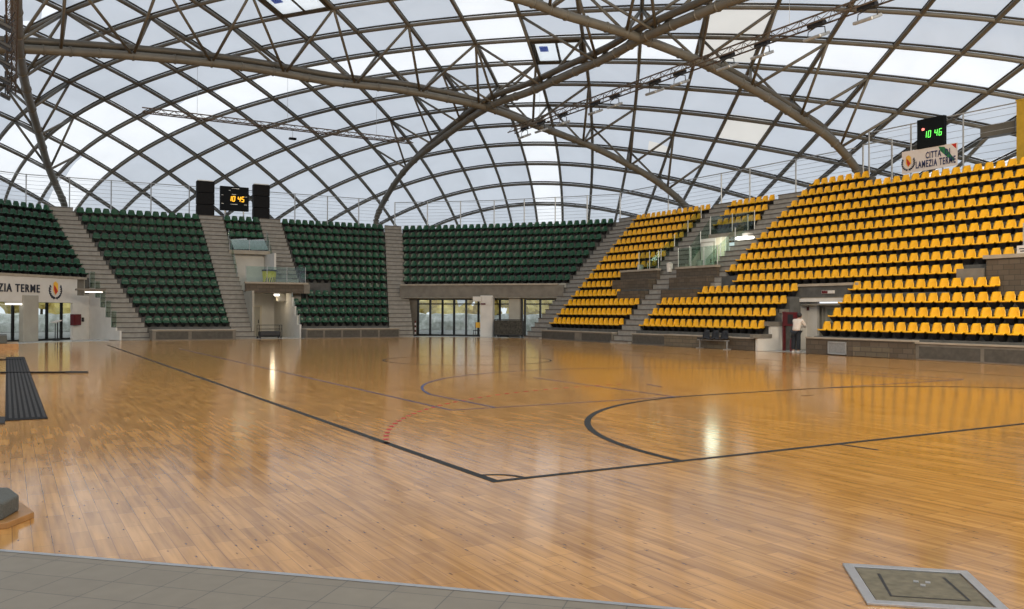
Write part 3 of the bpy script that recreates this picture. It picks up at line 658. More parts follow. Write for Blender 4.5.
balustrade([(8.6, 52.25), (9.9, 52.25), (11.25, 52.25)], 5.85, .72, 'glass balustrade under the scoreboard seats')
zz = [Z0 + RISE * k for k in (0, 1, 2, 3, 4)]
balustrade([(9.03, FARY + TREAD * k) for k in (-1, 0, 1, 2, 3)], 0, 1.0, 'sloping glass balustrade left of the far passage', zf=[.5] + zz[:4])
balustrade([(8.72, FARY + TREAD * k) for k in (5, 6.5, 8, 9.5)], 0, .95, 'sloping glass balustrade left of the far balcony', zf=[Z0 + RISE * k for k in (5, 6.5, 8, 9.5)])
balustrade([(11.92, FARY + TREAD * k) for k in (-1, 0, 1, 2, 3)], 0, 1.0, 'sloping glass balustrade right of the far passage', zf=[.5] + zz[:4])
balustrade([(11.3, FARY + TREAD * k) for k in (5, 6.5, 8, 9.5)], 0, .95, 'sloping glass balustrade right of the far balcony', zf=[Z0 + RISE * k for k in (5, 6.5, 8, 9.5)])
for sx_, lb in ((8.9, 'left sheet of glass leaning over the far slab'), (10.05, 'right sheet of glass leaning over the far slab')):
    q = MB(); q.add([(sx_, 52.3, 5.9), (sx_ + 1.15, 52.3, 5.95), (sx_ + .95, 52.75, 6.7), (sx_ - .15, 52.75, 6.6), (sx_, 52.32, 5.9), (sx_ + 1.15, 52.32, 5.95), (sx_ + .95, 52.77, 6.7), (sx_ - .15, 52.77, 6.6)],
        [(0, 1, 2, 3), (7, 6, 5, 4), (0, 4, 5, 1), (1, 5, 6, 2), (2, 6, 7, 3), (3, 7, 4, 0)]); tag(q.build('glass_sheet', M['galv']), lb, 'glass sheet', 'loose glass sheets')
t = thing('waste_bin', 'yellow waste bin with dark stripes on the far balcony', 'bin', (10.6, 49.6, 3.1))
mb = MB(); mb.lathe((10.6, 49.7, 3.1), [(.36, 0), (.46, 1.25)], 20); bb_ = mb.build('body', M['bin'], t, True)
mb = MB(); mb.lathe((10.6, 49.7, 4.35), [(.49, 0), (.49, .08), (.44, .1)], 20); mb.build('rim', M['black'], bb_)
mb = MB()
for i in range(6):
    a = -PI / 2 - .9 + i * .36; r0 = .425
    mb.add([(10.6 + r0 * math.cos(a + da), 49.7 + r0 * math.sin(a + da), 3.1 + z) for da, z in ((0, .45), (.16, .45), (.34, .85), (.18, .85))], [(0, 1, 2, 3)])
mb.build('stripes', M['black'], bb_)
# black ball trolley in the passage
t = thing('ball_trolley', 'low black trolley standing in the far passage', 'trolley', (9.8, 46.6, 0))
mb = MB(); mb.box((9.9, 46.9, .3), (1.3, .6, .34)); mb.build('bag', M['black'], t, bevel=.08)
mb = MB()
for x in (9.2, 10.6):
    for y in (46.6, 47.2): mb.tube([(x, y, .1), (x, y, .85)], .02)
for z in (.12, .6, .85):
    for y in (46.6, 47.2): mb.tube([(9.2, y, z), (10.6, y, z)], .018)
fr_ = mb.build('frame', M['frame'], t)
for x in (9.25, 10.55):
    for y in (46.6, 47.2): w = MB(); w.tube([(x, y - .02, .06), (x, y + .02, .06)], .06, 12); w.build('wheel', M['black'], fr_)

# ---------------------------------------------------------------- right balcony with upper passage
def rbox(name, x0, x1, y0, y1, z0, z1, m): return wbox(name, x0, x1, y0, y1, z0, z1, m)
for (y0, y1) in ((31.75, 35.3), (26.85, 30.1)):
    rbox('trim_8', 28.55, 28.75, y0, y1, 2.2, 4.2, 'brick'); rbox('trim_8', 28.48, 28.83, y0, y1, 4.2, 4.32, 'capconc')
rbox('trim_8', 27.37, 28.5, 31.8, 34.1, 0, 3.0, 'brick'); rbox('trim_8', 27.95, 28.5, 31.82, 35.35, 3.0, 3.7, 'brick'); rbox('trim_8', 27.37, 28.5, 27.35, 30.05, 0, 3.0, 'brick'); rbox('trim_8', 27.95, 28.5, 26.95, 30.03, 3.0, 3.7, 'brick')
rbox('floor', 28.75, 32.4, 26.85, 33.1, 3.3, 3.67, 'beige')
rbox('wall_right', 30.5, 30.6, 28.02, 30.22, 3.67, 6.0, 'white'); rbox('trim_9', 31.1, 31.5, 26.6, 32.6, 6.0, 6.3, 'capconc'); rbox('ceiling', 31.1, 32.2, 25, 33, 6.2, 6.3, 'white')
o = struct(thing('door_8', None, None, (30.45, 29.6, 3.67))); mb = MB(); mb.box((30.47, 29.6, 4.75), (.06, 1.1, 2.15)); mb.build('frame', M['beige'], o); mb = MB(); mb.box((30.42, 29.6, 4.72), (.04, .95, 2.05)); mb.build('leaf', M['white'], o); mb = MB(); mb.box((30.38, 29.25, 4.7), (.04, .05, .25)); mb.build('handle', M['black'], o)
o = struct(thing('window_7', None, None, (30.45, 28.5, 3.67))); mb = MB()
for y in (28.1, 28.5, 28.95): mb.box((30.45, y, 4.85), (.06, .07, 2.3))
mb.build('frame', M['white'], o); mb = MB(); mb.box((30.46, 28.52, 4.85), (.02, .86, 2.3)); mb.build('pane', M['cream'], o)
t = thing('ceiling_lamp', 'bright oval lamp under the small top yellow block', 'lamp', (30.9, 26.9, 5.85))
mb = MB(); mb.lathe((30.9, 26.9, 5.72), [(.2, 0), (.62, .05), (.7, .12), (.62, .2)], 24); mb.build('diffuser', M['lamp'], t, True); mb = MB(); mb.lathe((30.9, 26.9, 5.92), [(.3, 0), (.3, .2)], 16); mb.build('base', M['white'], t)
ld = bpy.data.lights.new('ceiling_lamp_light', 'POINT'); ld.energy = 45; ld.color = (.95, 1, .82); ld.shadow_soft_size = .4; lo = bpy.data.objects.new('ceiling_lamp_light', ld); lo.location = (29.7, 28.4, 5.5); COL.objects.link(lo)
balustrade([(28.65, y) for y in (33.6, 32.6, 31.8)], 4.32, 1.05, 'glass balustrade on the brick balcony, left of its short stairs')
balustrade([(28.65, y) for y in (30.05, 29, 27.95, 26.9)], 4.32, 1.05, 'glass balustrade on the brick balcony, right of its short stairs')
balustrade([(31.2, y) for y in (30.15, 28.4, 26.7)], 6.3, 1.05, 'glass balustrade in front of the small top yellow block')
kk = (5, 6.5, 8, 9.5, 11)
balustrade([tuple(k5(rightp, 33.0, 31.85)(k) + Vector((0, -.02))) for k in kk], 0, 1.0, 'sloping glass balustrade at the right end of the high yellow block', zf=[Z0 + RISE * k for k in kk])
balustrade([(RIGHTX + TREAD * k, 30.22) for k in (6.5, 8, 9.3)], 0, 1.0, 'sloping glass balustrade right of the upper stairs', zf=[Z0 + RISE * k for k in (6.5, 8, 9.3)])
balustrade([tuple(k5(rightp, 28.0, 26.7)(k)) for k in (5, 6.5, 8, 9.3)], 0, 1.0, 'sloping glass balustrade left of the right upper stairs', zf=[Z0 + RISE * k for k in (5, 6.5, 8, 9.3)])
for y, lb in ((33.9, 'white bucket at the left end of the brick balcony'), (31.2, 'white bucket above the short stairs'), (28.6, 'white bucket standing behind the balcony glass')):
    t = thing('bucket', lb, 'bucket', (28.9, y, 3.67)); mb = MB(); mb.lathe((29.0, y, 4.1), [(.16, 0), (.2, .5)], 14); mb.build('body', M['white'], t); mb = MB(); mb.lathe((29.0, y, 4.6), [(.22, 0), (.22, .04)], 14); mb.build('rim', M['galv'], t)
# second brick balcony at the right edge of the view
rbox('wall_right', 28.5, 28.7, 2, 17.3, 0, 3.4, 'wallconc'); rbox('trim_10', 28.02, 28.2, 2, 11.7, 2.4, 3.84, 'brick'); rbox('trim_10', 27.95, 28.3, 2, 11.8, 3.84, 3.98, 'capconc'); rbox('trim_10', 28.0, 28.4, 11.8, 12.9, 2.6, 3.5, 'wallconc')
balustrade([(28.12, y) for y in (10.35, 8.4)], 3.98, 1.1, 'glass balustrade on the brick balcony at the right edge')
mb = MB(); mb.box((27.98, 10.25, 4.1), (.02, .52, .34)); mb.box((27.965, 10.25, 4.15), (.01, .34, .04), mi=1); mb.box((27.965, 10.25, 4.06), (.01, .26, .04), mi=1)
tag(mb.build('paper_notice', [M['white'], M['textblk']]), 'white paper notice hung on the right edge balcony glass', 'notice')

# ---------------------------------------------------------------- lower right passage
rbox('trim_11', 27.85, 28.1, 17.35, 20.75, 2.98, 3.1, 'capconc'); rbox('wall_right', 27.95, 28.15, 17.35, 20.75, 2.42, 2.98, 'capconc'); rbox('trim_11', 27.85, 28.15, 17.4, 20.6, 2.26, 2.42, 'white'); rbox('trim_11', 27.5, 28.0, 12.9, 17.35, 2.2, 2.6, 'conc')
rbox('wall_right', 29.0, 29.2, 17.5, 21.1, 0, 2.2, 'beige'); rbox('ceiling', 28.1, 29.3, 17.4, 21.2, 2.1, 2.18, 'beige')
o = struct(thing('door_9', None, None, (28.95, 18.6, 0))); mb = MB()
for y in (20.15, 19.0, 17.6): mb.box((28.95, y, 1.0), (.1, .08, 2.0))
mb.box((28.95, 18.75, 1.98), (.1, 2.4, .1)); mb.build('frame', M['beige'], o); mb = MB(); mb.box((28.95, 18.75, 1.0), (.04, 2.3, 1.95)); mb.build('leaf', M['frost'], o)
mb = MB(); mb.box((28.88, 18.9, 1.0), (.05, .04, .3)); mb.build('handle', M['black'], o)
mb = MB()   # stepped white flank of the passage
for x0, x1, z in ((25.32, 26.16, .58), (26.16, 26.95, 1.13), (26.95, 27.75, 1.74), (27.75, 28.9, 2.35)): mb.box(((x0 + x1) / 2, 20.86, z / 2), (x1 - x0, .12, z))
struct(mb.build('wall_right', M['white']))
mb = MB()
for x0, x1, z0, z1 in ((25.0, 26.2, .58, .76), (25.9, 27.0, 1.13, 1.33), (26.8, 27.8, 1.74, 1.92), (27.6, 28.9, 2.35, 2.5)): mb.box(((x0 + x1) / 2, 20.85, (z0 + z1) / 2), (x1 - x0, .2, z1 - z0))
struct(mb.build('trim_13', M['wallconc']))
rbox('wall_right', 28.6, 28.75, 20.2, 20.95, 0, 2.4, 'white')
mb = MB(); mb.box((27.9, 19.0, 2.7), (.05, .7, .14)); mb.box((27.87, 19.17, 2.7), (.01, .32, .12), mi=2); mb.box((27.87, 18.83, 2.7), (.01, .30, .12), mi=1)
tag(mb.build('exit_sign', [M['white'], M['redwhite'], M['red']]), 'small red and white sign plate over the lower passage', 'sign')
t = thing('fire_hose_cabinet', 'dark red fire hose cabinet on a red post beside the person', 'cabinet', (26.6, 20.2, 0))
mb = MB(); mb.box((26.65, 20.06, 1.46), (.24, .62, .64)); cab = mb.build('body', M['red'], t, bevel=.015)
mb = MB(); mb.box((26.65, 20.44, .9), (.1, .12, 1.8)); mb.build('post', M['red'], t)
mb = MB(); mb.box((26.52, 19.96, 1.46), (.02, .3, .42)); mb.build('door_window', M['black'], cab)
t = thing('fire_extinguisher', 'red fire extinguisher on the floor beside the person', 'extinguisher', (26.35, 19.72, 0))
mb = MB(); mb.lathe((26.35, 19.72, 0), [(.085, 0), (.09, .03), (.09, .48), (.06, .56), (.03, .6)], 16); mb.build('tank', M['red'], t, True)
mb = MB(); mb.lathe((26.35, 19.72, .6), [(.035, 0), (.035, .08)], 10); mb.box((26.31, 19.72, .69), (.14, .04, .03)); mb.build('valve', M['black'], t)
mb = MB(); mb.tube([(26.31, 19.68, .62), (26.25, 19.63, .55), (26.24, 19.63, .3), (26.26, 19.65, .15)], .014, 6); mb.build('hose', M['black'], t)
mb = MB(); mb.box((28.58, 20.75, 2.0), (.02, .16, .28)); mb.box((28.565, 20.75, 2.05), (.01, .1, .06), mi=1)
tag(mb.build('fire_notice', [M['red'], M['white']]), 'small red notice on the white wall above the hose cabinet', 'sign')
# air vents and patches in the brick wall
t = thing('wall_vent', 'square silver vent grille in the brick wall right of the person', 'vent', (25.25, 17.0, .3)); mb = MB(); mb.box((25.28, 16.35, .3), (.05, .82, .46)); mb.build('grille', M['vent'], t)
mb = MB()
for z in (.06, .54): mb.box((25.26, 16.35, z), (.06, .9, .04))
for y in (15.92, 16.78): mb.box((25.26, y, .3), (.06, .04, .5))
mb.build('rim', M['galv'], t)
mb = MB()
for y in (14.2, 14.75, 15.3):
    for z in (.12, .34): mb.box((25.285, y, z + (0 if z < .2 else -.02)), (.03, .56, .21))
tag(mb.build('wall_patch', M['brickl']), 'paler patched blocks in the brick wall by the court', 'wall patch')
# bench with three black seats
t = thing('team_bench', 'black three seat bench on a grey frame before the brick wall', 'bench', (24.9, 23.4, 0))
for i, y in enumerate((22.62, 23.24, 23.86)):
    s = bpy.data.objects.new('seat', SMB.mesh('bench_seat', M['black'], True)); COL.objects.link(s); s.parent = t; s.location = (0, y - 23.4, .44); s.rotation_euler = (0, 0, -PI / 2); s.scale = (1.15, 1.1, 1.1)
mb = MB()
for y in (22.3, 24.15):
    mb.box((24.9, y, .2), (.05, .06, .4)); mb.box((24.9, y, .02), (.45, .07, .04))
mb.box((24.9, 23.24, .42), (.08, 2.1, .05)); mb.build('frame', M['galv'], t)

# ---------------------------------------------------------------- person (back view, leaning on the ledge)
def skin_body(name, verts, edges, radii, m, parent, sub=2):
    me = bpy.data.meshes.new(name); me.from_pydata(verts, edges, []); o = bpy.data.objects.new(name, me); COL.objects.link(o)
    sk = o.modifiers.new('skin', 'SKIN'); sk.use_smooth_shade = True
    for i, r in enumerate(radii): me.skin_vertices[0].data[i].radius = r if isinstance(r, tuple) else (r, r)
    me.skin_vertices[0].data[0].use_root = True
    su = o.modifiers.new('sub', 'SUBSURF'); su.levels = sub; su.render_levels = sub
    me.materials.append(m); o.parent = parent; return o
PX, PY = 25.75, 18.93
t = thing('person', 'person in white shirt and dark trousers leaning forward, seen from behind', 'person', (PX, PY, 0)); t.rotation_euler = (0, 0, R(-90) + R(8)); t.scale = (1.12, 1.04, 1.02)
# local: +y forward, x to the side
skin_body('body', [(0, 0, .93), (0, .03, 1.08), (0, .09, 1.24), (0, .16, 1.38), (0, .20, 1.45), (0, .23, 1.50),
    (.17, .15, 1.37), (.22, .26, 1.18), (.12, .42, 1.10), (.06, .48, 1.10), (-.17, .15, 1.37), (-.22, .26, 1.18), (-.12, .42, 1.10), (-.06, .48, 1.10),
    (.09, -.01, .88), (.10, .0, .50), (.10, -.03, .09), (.11, .10, .04), (-.09, -.01, .88), (-.11, .03, .50), (-.12, .0, .09), (-.13, .13, .04)],
    [(0, 1), (1, 2), (2, 3), (3, 4), (4, 5), (3, 6), (6, 7), (7, 8), (8, 9), (3, 10), (10, 11), (11, 12), (12, 13), (0, 14), (14, 15), (15, 16), (16, 17), (0, 18), (18, 19), (19, 20), (20, 21)],
    [(.15, .11), (.14, .10), (.155, .105), (.15, .10), .06, .055, .06, .045, .036, .03, .06, .045, .036, .03, (.088, .09), .058, .042, .035, (.088, .09), .058, .042, .035], M['skin'], t)
mb = MB(); ball = []
for j in range(9):
    a = PI * j / 8; ball.append((max(.004, .082 * math.sin(a)), -.115 * math.cos(a)))
mb.lathe((0, .26, 1.585), ball, 14); mb.box((0, .345, 1.57), (.03, .04, .05)); mb.box((.08, .25, 1.58), (.02, .03, .05)); mb.box((-.08, .25, 1.58), (.02, .03, .05))
h = mb.build('head', M['skin'], None, True); h.parent = t
mb = MB(); hb = [(max(.004, .098 * math.sin(PI * j / 8)), -.115 * math.cos(PI * j / 8)) for j in range(9)]; mb.lathe((0, .235, 1.615), hb, 14); h = mb.build('hair', M['hair'], None, True); h.parent = t
skin_body('shirt', [(0, -.005, .90), (0, .02, 1.04), (0, .08, 1.22), (0, .15, 1.37), (0, .185, 1.42), (.17, .15, 1.375), (.225, .26, 1.19), (.15, .38, 1.115), (-.17, .15, 1.375), (-.225, .26, 1.19), (-.15, .38, 1.115)],
    [(0, 1), (1, 2), (2, 3), (3, 4), (3, 5), (5, 6), (6, 7), (3, 8), (8, 9), (9, 10)], [(.185, .135), (.175, .13), (.19, .135), (.18, .12), .075, .085, .068, .055, .085, .068, .055], M['shirt'], t)
skin_body('trousers', [(0, -.01, .93), (.095, -.015, .86), (.105, .0, .50), (.105, -.03, .10), (-.095, -.015, .86), (-.115, .03, .50), (-.125, .0, .10)],
    [(0, 1), (1, 2), (2, 3), (0, 4), (4, 5), (5, 6)], [(.17, .135), (.115, .12), .082, .07, (.115, .12), .082, .07], M['trouser'], t)
for x, y in ((.11, .05), (-.13, .08)):
    mb = MB(); mb.box((x, y, .04), (.1, .27, .08)); s = mb.build('shoe', M['redwhite'], None, bevel=.03); s.parent = t
for sg in (-1, 1):
    for i in range(5):
        x = sg * .06 + (i - 2) * .019
        pts = [(x, .49, 1.10), (x * 1.02, .535 - abs(i - 2) * .005, 1.095), (x * 1.03, .565 - abs(i - 2) * .008, 1.08)] if i != (0 if sg > 0 else 4) else [(x, .47, 1.10), (x - sg * .02, .50, 1.105), (x - sg * .03, .52, 1.10)]
        mb = MB(); mb.tube(pts, .0095, 6, r2=.007); f = mb.build('finger', M['skin'], None, True); f.parent = t

# ---------------------------------------------------------------- roof surface
CC = [17.3203, -5.8766, -.4851, -5.3555, 1.557, -1.8717]
WU = [23.9071, -18.4754, -3.1102, -0.2214, 1.2978, 17.1102, 7.9807, -1.8967, -1.5045, -3.4635, 2.0308, 6.2576, -2.145, -0.4481, 0.9821]
WV = [41.4896, -21.1371, -2.8674, -2.9654, 1.0926, -23.9051, -3.3788, 4.5231, 1.1955, -3.5596, -3.0842, 9.4944, 2.0277, -1.0039, 2.3253]
def Fz(u, v):
    U, V = (u - 10) / 30, (v - 20) / 30
    return CC[0] + CC[1] * U * U + CC[2] * V * V + CC[3] * U ** 4 + CC[4] * U * U * V * V + CC[5] * V ** 4
EX = [(a, b) for a in range(5) for b in range(5 - a)]
def node(i, j):
    I, J = i / 10, (j - 5) / 10; u = v = 0
    for (a, b), x, y in zip(EX, WU, WV):
        q = I ** a * J ** b; u += x * q; v += y * q
    return u, v
def inside(i, j): return -14 <= i <= 12 and j >= max(-3, -i - 7, i - 6) and j <= min(15, 15 + i / 3) and i - j >= -24
def N3(i, j, dz=0):
    u, v = node(i, j); return Vector((u, v, Fz(u, v) + dz))
ZE = 5.6
ceil = MB(); cells = set(); SUB = 4
for i in range(-14, 12):
    for j in range(-3, 15):
        if not all(inside(a, b) for a, b in ((i, j), (i + 1, j), (i, j + 1), (i + 1, j + 1))): continue
        if all(N3(a, b).z < ZE for a, b in ((i, j), (i + 1, j), (i, j + 1), (i + 1, j + 1))): continue
        cells.add((i, j)); vs = []
        for a in range(SUB + 1):
            for b in range(SUB + 1):
                s, t_ = a / SUB, b / SUB; vs.append(N3(i + s, j + t_, .24 + .30 * (16 * s * (1 - s) * t_ * (1 - t_))))
        for a in range(SUB):
            for b in range(SUB):
                mi = 0
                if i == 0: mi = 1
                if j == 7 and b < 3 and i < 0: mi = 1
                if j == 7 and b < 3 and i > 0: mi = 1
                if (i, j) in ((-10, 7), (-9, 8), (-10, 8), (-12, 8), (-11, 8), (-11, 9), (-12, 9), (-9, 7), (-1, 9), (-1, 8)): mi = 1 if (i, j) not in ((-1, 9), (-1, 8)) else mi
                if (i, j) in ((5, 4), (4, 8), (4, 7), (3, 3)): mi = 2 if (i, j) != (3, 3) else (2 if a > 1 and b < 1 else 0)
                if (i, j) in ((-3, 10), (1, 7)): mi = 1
                k = a * (SUB + 1) + b
                ceil.f.append(tuple(x + len(ceil.v) for x in (k, k + 1, k + SUB + 2, k + SUB + 1))); ceil.mi.append(mi)
        ceil.v += [tuple(v) for v in vs]
struct(ceil.build('ceiling', [M['mgrey'], M['mbright'], M['mcream']], smooth=True))
cov = set()
for (i, j) in cells:
    for a in range(9):
        for b in range(9):
            u, v = node(i + a / 8, j + b / 8); cov.add((math.floor(u), math.floor(v)))
cov = {c for c in cov if c[0] > 6 or c[1] > 46 or all((c[0] + dx, c[1] + dy) in cov for dx, dy in ((1, 0), (-1, 0), (0, 1), (0, -1)))}
bgm = MB()
for a in range(-36, 56):
    for b in range(-32, 74):
        if (a, b) in cov: continue
        q = [(a, b), (a + 1, b), (a + 1, b + 1), (a, b + 1)]
        if min(Fz(*p) for p in q) < ZE: continue
        bgm.add([(x, y, Fz(x, y) + .62) for x, y in q], [(0, 1, 2, 3)], 0)
struct(bgm.build('ceiling', [M['mgrey'], M['mbright']]))
# rib lattice: one object per rib
lat = thing('roof_lattice', 'khaki steel lattice of crossing ribs carrying the white membrane roof', 'roof frame', (10, 20, 0))
def rib(f, rng_):
    seg = []
    for t_ in rng_:
        i, j = f(t_)
        if inside(i, j) and N3(i, j).z > ZE - .6: seg.append(N3(i, j))
        elif len(seg) > 2: break
        else: seg = []
    if len(seg) < 4: return
    m = MB(); m.tube(seg, .10, 8); r_ = m.build('rib', M['steel'], lat, True)
    m = MB(); m.tube([p + Vector((0, 0, .17)) for p in seg], .05, 4); g_ = m.build('gutter', M['dsteel']); g_.parent = r_; g_.matrix_parent_inverse = Matrix.Translation(-lat.location) @ Matrix.Identity(4)
    g_.matrix_parent_inverse = Matrix.Identity(4)
for i in range(-14, 13): rib(lambda t_, i=i: (i, t_), [x / 3 for x in range(-12, 48)])
for j in range(-3, 16): rib(lambda t_, j=j: (t_, j), [x / 3 for x in range(-45, 40)])
# printed roof hatches in two cells
for (i, j), lb in (((-3, 10), 'white framed roof hatch with blue print at the top left'), ((1, 7), 'white framed roof hatch behind the crossing arches')):
    t = thing('roof_hatch', lb, 'roof hatch', N3(i + .5, j + .5, -.1), 'roof hatches')
    m = MB(); c = [N3(i + a, j + b, .02) for a, b in ((.06, .06), (.94, .06), (.94, .94), (.06, .94))]
    m.add(c + [p + Vector((0, 0, .12)) for p in c], [(3, 2, 1, 0), (4, 5, 6, 7), (0, 1, 5, 4), (1, 2, 6, 5), (2, 3, 7, 6), (3, 0, 4, 7)]); m.build('panel', M['mbright'], t)
    for ed in ((0, 1), (1, 2), (2, 3), (3, 0)): m = MB(); m.tube([c[ed[0]] - Vector((0, 0, .05)), c[ed[1]] - Vector((0, 0, .05))], .12, 4); m.build('edge_beam', M['dsteel'], t)
    m = MB(); m.tube([(c[0] + c[1]) / 2 - Vector((0, 0, .05)), (c[2] + c[3]) / 2 - Vector((0, 0, .05))], .07, 4); m.build('middle_bar', M['dsteel'], t)
    m = MB(); c2 = [N3(i + a, j + b, .0) for a, b in ((.16, .5), (.32, .5), (.32, .72), (.16, .72))]; m.add(c2 + [p + Vector((0, 0, -.02)) for p in c2], [(0, 1, 2, 3), (7, 6, 5, 4)]); m.build('blue_print', M['mblue'], t)
# main arches: (points under the lattice), paired pipes
def smooth(pts, n=6):
    P = [Vector(p) for p in pts]; out = []
    for q in range(len(P) - 1):
        p0, p1, p2, p3 = P[max(q - 1, 0)], P[q], P[q + 1], P[min(q + 2, len(P) - 1)]
        for s in range(n):
            t_ = s / n; out.append(.5 * ((2 * p1) + (p2 - p0) * t_ + (2 * p0 - 5 * p1 + 4 * p2 - p3) * t_ ** 2 + (3 * p1 - p0 - 3 * p2 + p3) * t_ ** 3))
    out.append(P[-1]); return out
ARCH = {
 'A': ([(-12, 37.2, 12.2), (-8, 36.9, 12.95), (-4.5, 36.9, 13.4), (-2.3, 37.2, 13.7), (.3, 37.9, 14.1), (4.1, 38.4, 14.45), (7.3, 38.8, 14.6), (11.2, 38.9, 14.5), (15, 38.5, 14.5), (17.5, 38.2, 14.3), (20.5, 37.9, 14), (24.3, 37.8, 13.2), (27.6, 37.2, 12.3), (30.3, 36.6, 11.2), (32.3, 36.2, 10.2), (34.3, 36.1, 9.0), (34.9, 36.1, 8.2)],
       'khaki twin pipe arch crossing from upper left to the yellow stand', [(i, 7 - i) for i in range(-7, 6)], (-12, 26.5), 0),
 'B': ([(21.1, 57.5, 8.4), (21.1, 57.2, 9.4), (20.8, 53.7, 11), (20.6, 49.6, 12.3), (20.6, 44.8, 13.2), (20.5, 37.9, 14), (20.9, 33.7, 14.1), (21, 29.9, 14.2), (20.9, 26.1, 14.2), (20.7, 23.5, 14.3), (20.7, 20.2, 14.3), (20.8, 17.5, 14.3), (21, 12, 14.0), (21, 5, 13.2)],
       'khaki twin pipe arch rising from the far stairs to the upper right', [(i, 7 + i) for i in range(-3, 6)], (50, 5), 1),
 'C': ([(4, 23.7, 15.1), (10, 23.8, 15.2), (14.5, 23.7, 15), (16.4, 23.8, 14.8), (18.5, 23.7, 14.6), (20.7, 23.5, 14.3), (23.9, 23.1, 13.6), (27.4, 22.7, 12.5), (29.9, 22.4, 11.5), (31.8, 22.1, 10.6), (33.6, 22.1, 9.4), (34.3, 22.1, 8.6)],
       'khaki pipe arch coming down behind the top yellow row', [(i, 13 - i) for i in range(2, 9)], (23, 32.5), 0),
 'D': ([(-1.0, 58.3, 8.2), (-1.1, 58, 9), (-2.1, 54.2, 10.6), (-2.8, 49.6, 11.9), (-3.5, 43.7, 12.9), (-3.9, 38.2, 13.3), (-4.1, 32.6, 13.5), (-4.2, 26, 13.6), (-4.2, 18, 13.6)],
       'khaki pipe arch standing at the far left behind the seats', [(i, 19 + i) for i in range(-12, -5)], None, 1)}
for key, (pts, lb, js, twin, ax) in ARCH.items():
    P = smooth(pts); t = thing('roof_arch', lb, 'arch', pts[0] if key in 'BD' else pts[-1])
    m = MB(); m.tube(P, .215, 12); lp_ = m.build('lower_pipe', M['steel'], t, True)
    if twin:
        lo_, hi_ = min(twin), max(twin); Q = [p for p in P if lo_ <= p[ax] <= hi_]; n_ = len(Q)
        Q2 = []
        for q, p in enumerate(Q):
            x = q / (n_ - 1); x = x if key == 'B' else 1 - x
            if key == 'C': s = min(1, 6 * min(x, 1 - x))
            else: s = min(1, 5 * x)
            Q2.append(p + Vector((0, .15, .42) if ax == 0 else (-.15, 0, .42)) * (.12 + .88 * s))
        m = MB(); m.tube(Q2, .17, 10); m.build('upper_pipe', M['dpipe'], t, True)
    step = 3
    for q in range(4, len(P) - 3, step):
        d = (P[q + 1] - P[q]).normalized(); m = MB(); m.tube([P[q] - d * .035, P[q] + d * .035], .25, 12); m.build('collar', M['steel'], lp_, True)
    for (i, j) in js:
        c = Vector(node(i, j)) + (Vector((max(0, -1 - i) * .35, 0)) if key == 'A' else Vector((0, 0))); best = min(P, key=lambda p: (p.xy - c).length)
        if best.z < 8.7: continue
        for a, b in ((1, 0), (-1, 0), (0, 1), (0, -1)):
            top = N3(i + a, j + b, -.02)
            if (top - best).length < 6.5 and inside(i + a, j + b):
                m = MB(); m.tube([best + (top - best).normalized() * .15, top], .075, 6); m.build('strut', M['steel'], t, True)
    m = MB(); F = Vector(pts[0] if key in 'BD' else pts[-1]); m.tube([F, F - Vector((0, 0, 1.3))], .3, 12, r2=.34); m.build('foot', M['steel'], t, True)

# ---------------------------------------------------------------- top railings
def railing(pts, z0, z1, label, wires=9, every=2.5):
    g = thing('cable_railing', label, 'railing', (*pts[0], z0)); P = [Vector(p) for p in pts]
    wm = MB()
    for q in range(wires):
        z = z0 + (z1 - z0) * (q + .5) / wires; wm.tube([(*p, z) for p in P], .010, 4)
    wm.build('cables', M['galv'], g)
    m = MB(); m.tube([(*p, z1) for p in P], .03, 6); m.build('top_rail', M['galv'], g)
    for a, b in zip(P, P[1:]):
        n_ = max(1, round((b - a).length / every))
        for q in range(n_):
            c = a.lerp(b, q / n_); m = MB(); m.tube([(*c, z0 - .4), (*c, z1 + .03)], .042, 6); m.build('post', M['galv'], g)
    return g
railing([(-18, 50), (-12, 52.5), (-3.35, 55.8), (21.5, 55.8)], 8.1, 10.42, 'cable railing along the top of the far green stand')
railing([(22, 55.8), (28, 50.5), (34, 42.5)], 8.1, 10.3, 'cable railing above the green seats over the far doors')
railing([(34, 42.5), (34, 37.2), (34, 32.2), (34, 29.8), (34, 26.3), (34, 22.3)], 8.1, 10.4, 'cable railing behind the top yellow rows', every=3.6)
railing([(34, 21.5), (34, 19.1), (34, 16.4), (34, 13.9), (34, 4)], 8.3, 11.05, 'higher cable railing behind the banner and green clock')
m = MB()
for y in (21.9, 20.2): m.tube([(34.05, y, 8.2), (34.05, y, 10.5)], .05, 6)
m.tube([(34.05, 21.9, 10.5), (34.05, 20.2, 10.5)], .04, 6); tag(m.build('gate_frame', M['galv']), 'grey metal gate frame left of the banner', 'gate')
m = MB(); m.box((33.9, 13.5, 9.5), (.3, .6, 3.1)); m.box((33.9, 13.5, 11.07), (.36, .66, .06)); m.box((33.9, 13.5, 7.9), (.4, .7, .08)); tag(m.build('yellow_post', M['ochre']), 'thick yellow post at the right edge of the top row', 'post')
m = MB(); m.box((34.6, 15.0, 10.1), (.5, 1.6, .5)); m.tube([(34.6, 14.5, 9.9), (35.5, 12.5, 8.9)], .09); m.tube([(34.6, 15.6, 9.9), (35, 17.5, 8.6)], .09); tag(m.build('edge_beam', M['steel']), 'short box beam behind the railing near the yellow post', 'beam')

